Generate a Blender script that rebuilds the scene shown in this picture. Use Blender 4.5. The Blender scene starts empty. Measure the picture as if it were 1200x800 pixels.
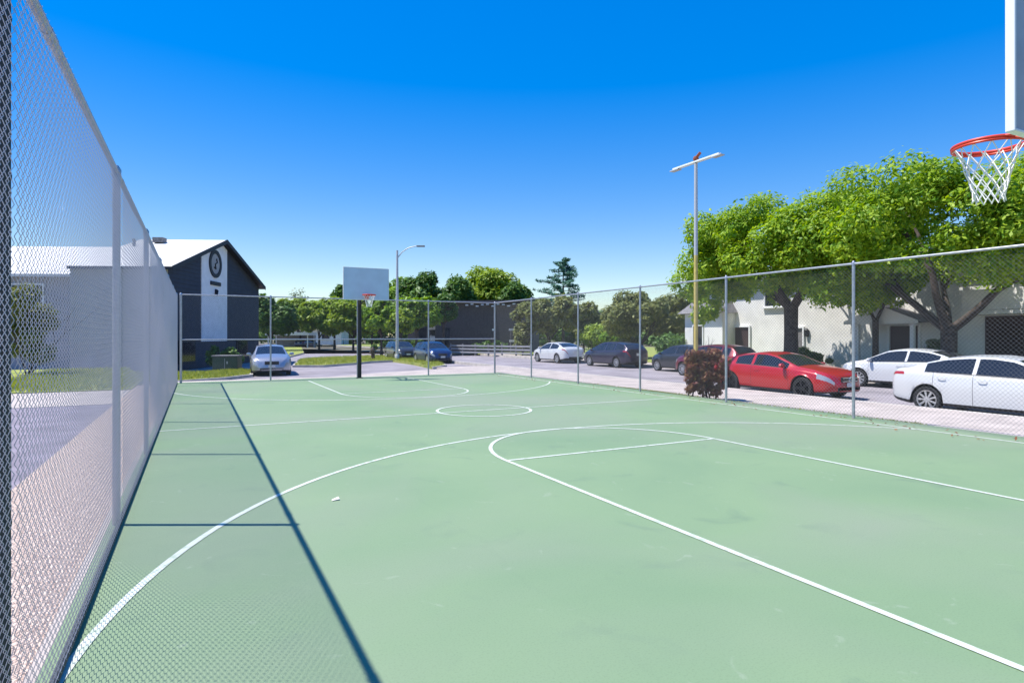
import bpy, math, random
import numpy as np
from mathutils import Vector, Matrix
R = math.radians
random.seed(4)
rng = np.random.default_rng(11)
scene = bpy.context.scene
COL = scene.collection

# ---------------------------------------------------------------- calibration of the place
F, CX, HY, HC = 714.0, 600.0, 393.0, 1.6
YAW = math.atan2(370, 714)
RT = Vector((math.cos(YAW), -math.sin(YAW), 0)); FW = Vector((math.sin(YAW), math.cos(YAW), 0))
def W(px, Z, z=0.0):                       # world point on the sight line of column px at depth Z
    v = RT * ((px - CX) / F * Z) + FW * Z
    return Vector((v.x, v.y, z))
def G(px, py, z=-0.3):                     # world point where a sight line meets the level z
    return W(px, F * (HC - z) / (py - HY), z)

# ---------------------------------------------------------------- materials
def mat(name, col, rough=.7, metal=0.0, var=0.0, vscale=5.0, bump=0.0, bscale=40.0, col2=None, coat=0.0, spec=.5,
        detail=6.0, coords='Object', stops=(.35, .65)):
    m = bpy.data.materials.new(name); m.use_nodes = True
    nt = m.node_tree; p = nt.nodes['Principled BSDF']
    p.inputs['Base Color'].default_value = (*col, 1)
    p.inputs['Roughness'].default_value = rough
    p.inputs['Metallic'].default_value = metal
    p.inputs['Specular IOR Level'].default_value = spec
    p.inputs['Coat Weight'].default_value = coat
    p.inputs['Coat Roughness'].default_value = .04
    if var or col2 or bump:
        tc = nt.nodes.new('ShaderNodeTexCoord')
    if var or col2:
        n = nt.nodes.new('ShaderNodeTexNoise'); n.inputs['Scale'].default_value = vscale; n.inputs['Detail'].default_value = detail
        nt.links.new(tc.outputs[coords], n.inputs['Vector'])
        r = nt.nodes.new('ShaderNodeValToRGB')
        a = tuple(max(0, c * (1 - var)) for c in col); b = col2 or tuple(c * (1 + var) for c in col)
        r.color_ramp.elements[0].position, r.color_ramp.elements[1].position = stops
        r.color_ramp.elements[0].color = (*a, 1); r.color_ramp.elements[1].color = (*b, 1)
        nt.links.new(n.outputs['Fac'], r.inputs['Fac']); nt.links.new(r.outputs['Color'], p.inputs['Base Color'])
    if bump:
        n2 = nt.nodes.new('ShaderNodeTexNoise'); n2.inputs['Scale'].default_value = bscale; n2.inputs['Detail'].default_value = 8
        nt.links.new(tc.outputs[coords], n2.inputs['Vector'])
        bp = nt.nodes.new('ShaderNodeBump'); bp.inputs['Strength'].default_value = bump; bp.inputs['Distance'].default_value = .02
        nt.links.new(n2.outputs['Fac'], bp.inputs['Height']); nt.links.new(bp.outputs['Normal'], p.inputs['Normal'])
    return m

def leaf_mat(name, a, b, trans=.42):
    m = bpy.data.materials.new(name); m.use_nodes = True; nt = m.node_tree
    p = nt.nodes['Principled BSDF']; out = nt.nodes['Material Output']
    g = nt.nodes.new('ShaderNodeNewGeometry'); r = nt.nodes.new('ShaderNodeValToRGB')
    r.color_ramp.elements[0].color = (*a, 1); r.color_ramp.elements[1].color = (*b, 1)
    nt.links.new(g.outputs['Random Per Island'], r.inputs['Fac'])
    nt.links.new(r.outputs['Color'], p.inputs['Base Color']); p.inputs['Roughness'].default_value = .5
    p.inputs['Specular IOR Level'].default_value = .3
    t = nt.nodes.new('ShaderNodeBsdfTranslucent')
    h = nt.nodes.new('ShaderNodeHueSaturation'); h.inputs['Value'].default_value = 1.25; h.inputs['Saturation'].default_value = 1.1; h.inputs['Hue'].default_value = .49
    nt.links.new(r.outputs['Color'], h.inputs['Color']); nt.links.new(h.outputs['Color'], t.inputs['Color'])
    mx = nt.nodes.new('ShaderNodeMixShader'); mx.inputs[0].default_value = trans
    nt.links.new(p.outputs[0], mx.inputs[1]); nt.links.new(t.outputs[0], mx.inputs[2]); nt.links.new(mx.outputs[0], out.inputs[0])
    return m

def court_mat():
    m = mat('court_acrylic', (.2, .33, .23), .75)
    nt = m.node_tree; p = nt.nodes['Principled BSDF']; L = nt.links
    tc = nt.nodes.new('ShaderNodeTexCoord')
    def noise(s, d, dist=0.0):
        n = nt.nodes.new('ShaderNodeTexNoise'); n.inputs['Scale'].default_value = s; n.inputs['Detail'].default_value = d
        n.inputs['Distortion'].default_value = dist; L.new(tc.outputs['Object'], n.inputs['Vector']); return n
    def ramp(n, p0, c0, p1, c1):
        r = nt.nodes.new('ShaderNodeValToRGB'); r.color_ramp.elements[0].position = p0; r.color_ramp.elements[1].position = p1
        r.color_ramp.elements[0].color = (*c0, 1); r.color_ramp.elements[1].color = (*c1, 1); L.new(n.outputs['Fac'], r.inputs['Fac']); return r
    base = ramp(noise(.45, 5, .4), .3, (.172, .262, .140), .72, (.212, .302, .158))
    stain = ramp(noise(1.7, 8, .8), .60, (0, 0, 0), .75, (.8, .8, .8))
    mx = nt.nodes.new('ShaderNodeMix'); mx.data_type = 'RGBA'; L.new(stain.outputs[0], mx.inputs[0])
    L.new(base.outputs[0], mx.inputs[6]); mx.inputs[7].default_value = (.155, .232, .135, 1)
    grey = ramp(noise(.23, 4, .6), .44, (0, 0, 0), .66, (.8, .8, .8))
    mg = nt.nodes.new('ShaderNodeMix'); mg.data_type = 'RGBA'; L.new(grey.outputs[0], mg.inputs[0]); L.new(mx.outputs[2], mg.inputs[6]); mg.inputs[7].default_value = (.228, .272, .185, 1)
    scuff = ramp(noise(3.2, 9, 1.5), .66, (0, 0, 0), .72, (.28, .28, .28))
    ms = nt.nodes.new('ShaderNodeMix'); ms.data_type = 'RGBA'; L.new(scuff.outputs[0], ms.inputs[0]); L.new(mg.outputs[2], ms.inputs[6]); ms.inputs[7].default_value = (.33, .38, .28, 1)
    vor = nt.nodes.new('ShaderNodeTexVoronoi'); vor.feature = 'DISTANCE_TO_EDGE'; vor.inputs['Scale'].default_value = .16; 
    wn = noise(1.3, 6); wa = nt.nodes.new('ShaderNodeMixRGB'); wa.inputs[0].default_value = .32; L.new(tc.outputs['Object'], wa.inputs[1]); L.new(wn.outputs['Color'], wa.inputs[2]); L.new(wa.outputs[0], vor.inputs['Vector'])
    cr = nt.nodes.new('ShaderNodeValToRGB'); cr.color_ramp.elements[0].position = .0; cr.color_ramp.elements[1].position = .0016; cr.color_ramp.elements[0].color = (.035, .035, .035, 1); cr.color_ramp.elements[1].color = (0, 0, 0, 1); L.new(vor.outputs['Distance'], cr.inputs['Fac'])
    mc = nt.nodes.new('ShaderNodeMix'); mc.data_type = 'RGBA'; L.new(cr.outputs[0], mc.inputs[0]); L.new(ms.outputs[2], mc.inputs[6]); mc.inputs[7].default_value = (.10, .14, .10, 1)
    mx = mc
    speck = ramp(noise(90, 3), .30, (.80, .80, .80), .50, (1, 1, 1))
    ml = nt.nodes.new('ShaderNodeMix'); ml.data_type = 'RGBA'; ml.blend_type = 'MULTIPLY'; ml.inputs[0].default_value = .6
    L.new(mx.outputs[2], ml.inputs[6]); L.new(speck.outputs[0], ml.inputs[7]); L.new(ml.outputs[2], p.inputs['Base Color'])
    bn = noise(240, 4); bp = nt.nodes.new('ShaderNodeBump'); bp.inputs['Strength'].default_value = .25; bp.inputs['Distance'].default_value = .004
    L.new(bn.outputs['Fac'], bp.inputs['Height']); L.new(bp.outputs[0], p.inputs['Normal'])
    return m

def gravel_mat():
    m = mat('crushed_gravel', (.45, .36, .33), .9); nt = m.node_tree; p = nt.nodes['Principled BSDF']; L = nt.links
    tc = nt.nodes.new('ShaderNodeTexCoord')
    v = nt.nodes.new('ShaderNodeTexVoronoi'); v.inputs['Scale'].default_value = 55; L.new(tc.outputs['Object'], v.inputs['Vector'])
    r = nt.nodes.new('ShaderNodeValToRGB'); r.color_ramp.elements[0].color = (.42, .28, .22, 1); r.color_ramp.elements[1].color = (.88, .70, .58, 1)
    L.new(v.outputs['Color'], r.inputs['Fac']); L.new(r.outputs[0], p.inputs['Base Color'])
    bp = nt.nodes.new('ShaderNodeBump'); bp.inputs['Strength'].default_value = .9; bp.inputs['Distance'].default_value = .03; bp.invert = True
    L.new(v.outputs['Distance'], bp.inputs['Height']); L.new(bp.outputs[0], p.inputs['Normal'])
    return m

M = dict(
    court=court_mat(), gravel=gravel_mat(),
    line=mat('court_line_paint', (.36, .45, .32), .75, col2=(.57, .60, .52), vscale=11, detail=12, stops=(.30, .50)),
    steel=mat('galvanised_steel', (.43, .43, .46), .42, .65, var=.12, vscale=14),
    wiredull=mat('weathered_wire', (.20, .20, .215), .55, .4),
    wire=mat('galvanised_wire', (.56, .52, .57), .45, .3),
    darksteel=mat('dark_steel', (.05, .055, .06), .6, .5),
    concrete=mat('pale_concrete', (.47, .40, .355), .9, var=.14, vscale=1.3, bump=.3, bscale=60),
    kerb=mat('kerb_concrete', (.50, .46, .41), .9, var=.15, vscale=3, bump=.3),
    asphalt=mat('worn_asphalt', (.30, .265, .28), .92, var=.2, vscale=.6, bump=.5, bscale=90),
    darkasphalt=mat('path_asphalt', (.24, .205, .24), .92, var=.2, vscale=1.6, bump=.5, bscale=90),
    earth=mat('dry_earth', (.16, .14, .09), .95, var=.35, vscale=.3),
    turf=mat('lawn_soil', (.19, .25, .035), .95, col2=(.36, .37, .09), vscale=1.2, bump=.8, bscale=60),
    backboard=mat('backboard_enamel', (.50, .60, .72), .35, var=.04, vscale=3),
    boardback=mat('backboard_grey_back', (.36, .39, .44), .55, var=.08, vscale=4),
    white=mat('white_paint', (.80, .80, .79), .5),
    rim=mat('red_rim_paint', (.72, .055, .025), .4, .1),
    net=mat('nylon_net', (.80, .79, .76), .8),
    black=mat('black_paint', (.012, .012, .013), .5),
    navy=mat('navy_siding', (.030, .036, .058), .75, var=.1, vscale=2),
    navytrim=mat('navy_trim', (.012, .014, .024), .6),
    paleface=mat('pale_siding', (.74, .74, .78), .8, var=.05, vscale=2),
    roofwhite=mat('white_roofing', (.74, .71, .66), .8, var=.06, vscale=1.5),
    stucco=mat('white_stucco', (.76, .74, .70), .9, var=.10, vscale=.8, bump=.25, bscale=50),
    greywall=mat('grey_siding', (.32, .32, .34), .85, var=.08, vscale=1.2),
    brown=mat('dark_brown_brick', (.085, .072, .070), .9, var=.25, vscale=6, bump=.3),
    greyroof=mat('grey_shingle', (.20, .19, .19), .9, var=.25, vscale=9, bump=.4),
    glass=mat('dark_window_glass', (.015, .02, .028), .06, 0, spec=.6),
    darkdoor=mat('dark_door', (.05, .028, .028), .6),
    bark=mat('bark', (.075, .058, .048), .95, var=.35, vscale=7, bump=.9, bscale=18),
    poleGrey=mat('grey_pole_paint', (.50, .50, .52), .5, .2),
    poleYellow=mat('yellow_pole_paint', (.56, .43, .13), .55, .0, var=.12, vscale=8),
    rust=mat('rusty_fixture', (.28, .07, .03), .7),
    greenbox=mat('green_cabinet_paint', (.035, .06, .04), .5, var=.1, vscale=4),
    tyre=mat('tyre_rubber', (.018, .018, .019), .8),
    alloy=mat('alloy_wheel', (.62, .62, .64), .3, .8),
    darkalloy=mat('dark_alloy_wheel', (.035, .035, .04), .35, .7),
    trim=mat('car_black_trim', (.012, .012, .014), .45),
    lampclear=mat('headlight_lens', (.42, .42, .43), .08, .2, coat=1),
    lampred=mat('taillight_lens', (.40, .015, .012), .12, coat=1),
    plate=mat('licence_plate', (.62, .62, .60), .5),
    chrome=mat('chrome', (.75, .75, .77), .12, 1.0),
    hydrant=mat('hydrant_paint', (.06, .035, .025), .6),
    paper=mat('paper_scrap', (.75, .72, .64), .9),
    hill=mat('far_hill_scrub', (.09, .11, .06), .95, var=.4, vscale=.05),
    leafA=leaf_mat('leaf_bright_green', (.105, .25, .016), (.43, .56, .045)),
    leafB=leaf_mat('leaf_mid_green', (0.101, 0.221, 0.022), (0.313, 0.460, 0.055)),
    leafDark=leaf_mat('leaf_dark_green', (0.045, 0.111, 0.028), (0.152, 0.264, 0.045), .25),
    leafOlive=leaf_mat('leaf_olive', (0.112, 0.143, 0.038), (0.285, 0.300, 0.083), .3),
    leafYellow=leaf_mat('leaf_yellow_green', (.15, .25, .025), (.37, .47, .06), .35),
    leafBlue=leaf_mat('needle_blue_green', (.045, .13, .10), (.13, .27, .18), .2),
    leafRust=leaf_mat('leaf_rust_red', (.20, .050, .045), (.33, .19, .08), .3),
    leafGrey=leaf_mat('leaf_grey_green', (0.130, 0.163, 0.091), (0.338, 0.377, 0.234), .3),
    grass=leaf_mat('grass_blade', (.18, .25, .03), (.44, .44, .08), .3),
)

# ---------------------------------------------------------------- mesh builder
class MB:
    def __init__(s): s.v = []; s.f = []; s.mi = []
    def add(s, vs, fs, mi=0):
        o = len(s.v); s.v += [tuple(p) for p in vs]; s.f += [tuple(i + o for i in f) for f in fs]; s.mi += [mi] * len(fs); return s
    def box(s, c, d, mi=0, rz=0.0):
        x, y, z = d[0] / 2, d[1] / 2, d[2] / 2; cs, sn = math.cos(rz), math.sin(rz)
        vs = [(c[0] + a * x * cs - b * y * sn, c[1] + a * x * sn + b * y * cs, c[2] + e * z) for a, b, e in
              ((-1,-1,-1),(1,-1,-1),(1,1,-1),(-1,1,-1),(-1,-1,1),(1,-1,1),(1,1,1),(-1,1,1))]
        return s.add(vs, [(3,2,1,0),(4,5,6,7),(0,1,5,4),(1,2,6,5),(2,3,7,6),(3,0,4,7)], mi)
    def tube(s, pts, r, n=8, mi=0, cap=True, closed=False):
        pts = [Vector(p) for p in pts]; k = len(pts); rs = r if isinstance(r, (list, tuple)) else [r] * k
        up = None; rings = []
        for i, p in enumerate(pts):
            if closed: t = pts[(i + 1) % k] - pts[i - 1]
            else: t = pts[min(i + 1, k - 1)] - pts[max(i - 1, 0)]
            t.normalize()
            if up is None: up = t.orthogonal().normalized()
            up = (up - t * up.dot(t))
            if up.length < 1e-6: up = t.orthogonal()
            up.normalize(); sd = t.cross(up)
            rings.append([p + (up * math.cos(a) + sd * math.sin(a)) * rs[i] for a in (2 * math.pi * j / n for j in range(n))])
        vs = [q for g in rings for q in g]; fs = []
        for i in range(k if closed else k - 1):
            b = (i + 1) % k
            for j in range(n): fs.append((i * n + j, i * n + (j + 1) % n, b * n + (j + 1) % n, b * n + j))
        if cap and not closed: fs += [tuple(range(n))[::-1], tuple((k - 1) * n + j for j in range(n))]
        return s.add(vs, fs, mi)
    def prism(s, poly, z0, z1, mi=0):
        n = len(poly); a = sum(poly[i][0] * poly[(i + 1) % n][1] - poly[(i + 1) % n][0] * poly[i][1] for i in range(n))
        if a < 0: poly = poly[::-1]
        vs = [(p[0], p[1], z0) for p in poly] + [(p[0], p[1], z1) for p in poly]
        fs = [tuple(range(n))[::-1], tuple(range(n, 2 * n))] + [(i, (i + 1) % n, n + (i + 1) % n, n + i) for i in range(n)]
        return s.add(vs, fs, mi)
    def lathe(s, prof, c=(0, 0, 0), axis='z', n=24, mi=0):
        vs = []; fs = []
        for r, h in prof:
            for j in range(n):
                a = 2 * math.pi * j / n; x, y = r * math.cos(a), r * math.sin(a)
                vs.append((c[0] + x, c[1] + y, c[2] + h) if axis == 'z' else (c[0] + x, c[1] + h, c[2] + y))
        for i in range(len(prof) - 1):
            for j in range(n):
                f = (i * n + j, i * n + (j + 1) % n, (i + 1) * n + (j + 1) % n, (i + 1) * n + j)
                fs.append(f if axis == 'z' else f[::-1])
        return s.add(vs, fs, mi)
    def build(s, name, mats, parent=None, smooth=False, loc=None, rz=None, bevel=0.0):
        me = bpy.data.meshes.new(name); me.from_pydata(s.v, [], s.f)
        for m in (mats if isinstance(mats, (list, tuple)) else [mats]): me.materials.append(m)
        me.polygons.foreach_set('material_index', s.mi)
        if smooth:
            me.polygons.foreach_set('use_smooth', [True] * len(s.f)); me.set_sharp_from_angle(angle=R(smooth if smooth is not True else 40))
        me.update()
        o = bpy.data.objects.new(name, me); COL.objects.link(o)
        if parent: o.parent = parent
        if loc is not None: o.location = loc
        if rz is not None: o.rotation_euler.z = rz
        if bevel:
            b = o.modifiers.new('bevel', 'BEVEL'); b.width = bevel; b.segments = 2; b.limit_method = 'ANGLE'
        return o

def tag(o, label, cat, group=None):
    o['label'] = label; o['category'] = cat
    if group: o['group'] = group
    return o
def struct(o, kind='structure'): o['kind'] = kind; return o
def thing(name, label, cat, loc=(0, 0, 0), rz=0.0, group=None):
    o = bpy.data.objects.new(name, None); COL.objects.link(o); o.location = loc; o.rotation_euler = (0, 0, rz)
    o.empty_display_size = .2
    return tag(o, label, cat, group)
def copy_tree(o, parent=None):
    c = o.copy(); COL.objects.link(c); c.parent = parent
    for ch in [x for x in list(bpy.data.objects) if x.parent == o]: copy_tree(ch, c)
    return c

def np_mesh(name, verts, nper, m, parent=None, loc=(0, 0, 0)):
    """verts (N*nper,3): N separate polygons of nper corners"""
    n = len(verts) // nper
    me = bpy.data.meshes.new(name); me.vertices.add(len(verts)); me.vertices.foreach_set('co', np.ascontiguousarray(verts, dtype=np.float32).ravel())
    me.loops.add(len(verts)); me.loops.foreach_set('vertex_index', np.arange(len(verts), dtype=np.int32))
    me.polygons.add(n); me.polygons.foreach_set('loop_start', np.arange(n, dtype=np.int32) * nper)
    me.update(calc_edges=True); me.materials.append(m)
    o = bpy.data.objects.new(name, me); COL.objects.link(o); o.parent = parent; o.location = loc
    return o

# ---------------------------------------------------------------- world, sun, camera
SUN_EL = R(63.3); SX, SY = -.89, .457
world = bpy.data.worlds.new('World'); scene.world = world; world.use_nodes = True
nt = world.node_tree; bg = nt.nodes['Background']
sky = nt.nodes.new('ShaderNodeTexSky'); sky.sky_type = 'NISHITA'; sky.sun_disc = False
sky.sun_elevation = SUN_EL; sky.sun_rotation = math.atan2(SX, SY)
sky.air_density = 1.2; sky.dust_density = .12; sky.ozone_density = 5.0; sky.altitude = 0
hs = nt.nodes.new('ShaderNodeHueSaturation'); hs.inputs['Saturation'].default_value = 2.3; hs.inputs['Hue'].default_value = .522; hs.inputs['Value'].default_value = 1.98
gm = nt.nodes.new('ShaderNodeGamma'); gm.inputs['Gamma'].default_value = .5
nt.links.new(sky.outputs[0], gm.inputs['Color']); nt.links.new(gm.outputs[0], hs.inputs['Color']); nt.links.new(hs.outputs[0], bg.inputs['Color']); bg.inputs['Strength'].default_value = .15
sl = bpy.data.lights.new('sun', 'SUN'); sl.energy = 4.9; sl.angle = R(.5); sl.color = (1, .965, .90)
so = bpy.data.objects.new('sun', sl); COL.objects.link(so)
sd = Vector((SX * math.cos(SUN_EL), SY * math.cos(SUN_EL), math.sin(SUN_EL)))
so.rotation_euler = sd.to_track_quat('Z', 'Y').to_euler(); so.location = sd * 40
cam = bpy.data.cameras.new('camera'); co = bpy.data.objects.new('camera', cam); COL.objects.link(co)
cam.sensor_width = 36; cam.lens = 36 * F / 1200; cam.shift_y = -(400 - HY) / 1200; cam.clip_start = .05; cam.clip_end = 3000
co.location = (0, 0, HC); co.rotation_euler = (R(90), 0, -YAW); scene.camera = co
vs_ = scene.view_settings; vs_.view_transform = 'Standard'; vs_.look = 'None'; vs_.exposure = .5; vs_.gamma = 1; vs_.use_curve_mapping = False
scene.cycles.use_denoising = True
scene.cycles.max_bounces = 6; scene.cycles.transparent_max_bounces = 8

# ---------------------------------------------------------------- ground and paving
FX0, FX1, FY1 = -.60, 11.25, 23.3          # fence lines
GZ = -.30
def sheet(name, poly, z, m, thick=None):
    b = MB()
    b.prism([(p[0], p[1]) for p in poly], z - (thick or .25), z)
    return struct(b.build(name, m))
b = MB(); b.add([(-1500, -300, -.6), (1500, -300, -.6), (1500, 2500, -.6), (-1500, 2500, -.6)], [(0, 1, 2, 3)])
struct(b.build('ground', M['earth']))
sheet('basketball_court', [(-.66, -4), (11.62, -4), (11.62, 23.62), (-.66, 23.62)], 0, M['court'], .45)
sheet('road', [(15.6, -20), (23.9, -20), (23.9, 52), (16, 64), (-4, 72), (-4, 150), (16, 150), (8, 125), (8, 24), (15.6, 24)], GZ, M['asphalt'])
sheet('parking_lot', [(-60, 26.2), (8, 26.2), (8, 120), (-60, 120)], GZ + .004, M['asphalt'])
b = MB()
for k in range(-2, 17):                                     # pavement slabs with joints
    b.box(((11.63 + 15.42) / 2, k * 1.9, -.22), (3.79, 1.888, .2))
struct(b.build('sidewalk', M['concrete']))
b = MB()
for k in range(-10, 28): b.box((15.515, k * 1.9, -.30), (.17, 1.894, .36))
struct(b.build('kerb', M['kerb']))
b = MB()
for k in range(-10, 28): b.box((23.99, k * 1.9, -.30), (.17, 1.894, .32))
struct(b.build('far_kerb', M['kerb']))
sheet('far_sidewalk', [(24.09, -20), (26.0, -20), (26.0, 53.2), (24.09, 53.2)], -.15, M['concrete'])
sheet('front_lawn', [(26.01, -20), (60, -20), (60, 75), (26.01, 60)], -.12, M['turf'])
sheet('concrete_apron', [(-.74, 23.63), (11.62, 23.63), (15.4, 30.4), (15.4, 31.5), (8, 28.2), (5, 26.19), (-.74, 26.19)], -.13, M['concrete'], .3)
sheet('slab_edge', [(-.717, -4), (-.664, -4), (-.664, 23.6), (-.717, 23.6)], -.012, M['concrete'], .4)
sheet('gravel_strip', [(-1.75, -4), (-.72, -4), (-.72, 23.6), (-1.75, 23.6)], -.045, M['gravel'], .3)
sheet('asphalt_path', [(-9, -4), (-1.755, -4), (-1.755, 17.5), (-9, 17.5)], -.06, M['darkasphalt'], .3)
sheet('concrete_walk', [(-12, 17.51), (-1.755, 17.51), (-1.755, 21.8), (-12, 21.8)], -.05, M['concrete'], .3)
sheet('left_lawn', [(-14, 21.81), (-1.755, 21.81), (-1.755, 26.19), (-3, 36), (-14, 37)], -.02, M['turf'], .5)

def island(name, pts, z=-.16):
    poly = [G(px, py, z) for px, py in pts]
    c = sum(poly, Vector()) / len(poly)
    b = MB(); out = [(p.x + (p - c).normalized().x * .16, p.y + (p - c).normalized().y * .16) for p in poly]
    b.prism(out, -.5, z - .012); k = struct(b.build('kerb_edging', M['kerb']))
    b = MB(); b.prism([(p.x, p.y) for p in poly], -.4, z); struct(b.build(name, M['turf']))
    return poly
isl = [island('grass_island', [(345, 427.5), (352, 420.5), (380, 418.5), (440, 416.5), (480, 417), (505, 421), (522, 427), (506, 429.5), (484, 425), (460, 421.8), (436, 422.8), (420, 424.5), (380, 427.5)]),
       island('grass_island', [(150, 436.5), (240, 436), (285, 432.5), (295, 434.5), (292, 438), (262, 441.5), (212, 445), (150, 447)]),
       island('grass_island', [(318, 408), (352, 403.5), (356, 413), (340, 417), (318, 416)]),
       island('grass_island', [(395, 404), (440, 401.5), (470, 404), (440, 406)])]

# painted court lines: flat bands 4 mm above the court
LB = MB()
def band(pts, w=.055, z=.004):
    pts = [Vector((p[0], p[1], 0)) for p in pts]; L_, R_ = [], []
    for i, p in enumerate(pts):
        t = (pts[min(i + 1, len(pts) - 1)] - pts[max(i - 1, 0)]).normalized(); n = Vector((-t.y, t.x, 0)) * w / 2
        L_.append(p + n); R_.append(p - n)
    k = len(pts); v = [(p.x, p.y, z) for p in L_ + R_]
    LB.add(v, [(i, k + i, k + i + 1, i + 1)[::-1] if False else (k + i, k + i + 1, i + 1, i) for i in range(k - 1)])
def arc(cx, cy, r, a0, a1, n=64, ry=None):
    return [(cx + r * math.cos(R(a0 + (a1 - a0) * i / n)), cy + (ry or r) * math.sin(R(a0 + (a1 - a0) * i / n))) for i in range(n + 1)]
CXc = 5.42; KX0, KX1 = 3.52, 7.12; FT0, FT1 = 6.95, 17.0; KC = (KX0 + KX1) / 2; MID = 11.85
def clipx(pts): return [p for p in pts if -.62 < p[0] < 10.95]
band(clipx(arc(5.65, 2.60, 6.28, 178, 20, 120)), z=.004)
band([(KX0, -3.5), (KX0, FT0)] + arc(KC, FT0, 1.80, 180, 0, 48, ry=1.95)[1:-1] + [(KX1, FT0), (KX1, -3.5)], z=.0052)
band([(KX0 + .03, FT0), (KX1 - .03, FT0)], z=.0044)
band(clipx(arc(5.42, 21.2, 6.25, 182, 338, 120)), z=.004)
band([(KX0, 22.4), (KX0, FT1)] + arc(KC, FT1, 1.80, 180, 360, 48, ry=1.95)[1:-1] + [(KX1, FT1), (KX1, 22.4)], z=.0052)
band([(KX0 + .03, FT1), (KX1 - .03, FT1)], z=.0044)
band([(-.62, MID - .1), (10.9, MID + .1)], z=.0046)
band(arc(5.47, MID, 1.0, 0, 360, 72), z=.0058, w=.06)
band([(10.92, -3.5), (10.92, 22.45)], z=.0040)
band([(-.62, 22.43), (10.92, 22.43)], z=.0048)
struct(LB.build('court_lines', M['line']))

# ---------------------------------------------------------------- chain link fences
FH = 2.98
def weave(width, h, r=.0014, pitch=.066, seg=4):
    """true chain link: vertical zig-zag wires hooked into their neighbours; local x along fence, z up"""
    half = pitch / 2; n = int(width / half) - 1; m = int(h / half); ks = np.arange(m + 1)
    ang = np.arange(seg) * 2 * np.pi / seg; V = []; Fc = []; base = 0
    for i in range(n):                     # wire i swings between column i and i+1 and hooks its neighbours there
        xs = np.where((ks + i) % 2 == 0, i * half - .0035, (i + 1) * half + .0035)
        ys = np.where((ks + i) % 2 == 0, .0035, -.0035)
        P = np.stack([xs, ys, ks * half + .03], 1)
        ring = P[:, None, :] + np.stack([np.cos(ang) * r * 1.42, np.sin(ang) * r, np.zeros(seg)], 1)[None]
        V.append(ring.reshape(-1, 3))
        i0 = base + (np.arange(m)[:, None] * seg + np.arange(seg)[None]); i1 = base + (np.arange(m)[:, None] * seg + (np.arange(seg)[None] + 1) % seg)
        Fc.append(np.stack([i0, i1, i1 + seg, i0 + seg], 2).reshape(-1, 4)); base += (m + 1) * seg
    V = np.concatenate(V); V[:, 1] += .0008 * np.sin(V[:, 0] * 1.83 + .8) * np.sin(V[:, 2] * 1.9 + .3)
    V[:, 0] += .003 * np.sin(V[:, 2] * 2.3); V[:, 2] += .005 * np.sin(V[:, 0] * 2.2)
    return V, np.concatenate(Fc)
def diamond(width, h, r=.0017, pitch=.0707, seg=3):
    """straight crossing wires in both diagonals, cut to the bay"""
    V = []; Fc = []; base = 0; ang = np.arange(seg) * 2 * np.pi / seg
    for s in (1, -1):
        k0 = -h if s > 0 else 0.0
        c = k0
        while c < width + (0 if s > 0 else h):
            # x = c + s*z
            zs = sorted([0, h])
            za, zb = 0.0, h
            lim = sorted([(0 - c) / s, (width - c) / s]); za = max(za, lim[0]); zb = min(zb, lim[1])
            if zb - za > .01:
                p = np.array([[c + s * za, .003 * s, za], [c + s * zb, .003 * s, zb]])
                u = np.array([s * .7071, 0, -.7071]) * -s; u = np.array([.7071, 0, -s * .7071]); w = np.array([0, 1, 0])
                ring = p[:, None, :] + (np.cos(ang)[:, None] * u + np.sin(ang)[:, None] * w)[None] * r
                V.append(ring.reshape(-1, 3)); i0 = base + np.arange(seg); i1 = base + (np.arange(seg) + 1) % seg
                Fc.append(np.stack([i0, i1, i1 + seg, i0 + seg], 1)); base += 2 * seg
            c += pitch
    V = np.concatenate(V); V[:, 2] += .03
    return V, np.concatenate(Fc)
def mesh_from(name, V, Fc, m):
    me = bpy.data.meshes.new(name); me.from_pydata(V.tolist(), [], Fc.tolist()); me.materials.append(m)
    me.polygons.foreach_set('use_smooth', [True] * len(Fc)); me.update(); return me
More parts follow.
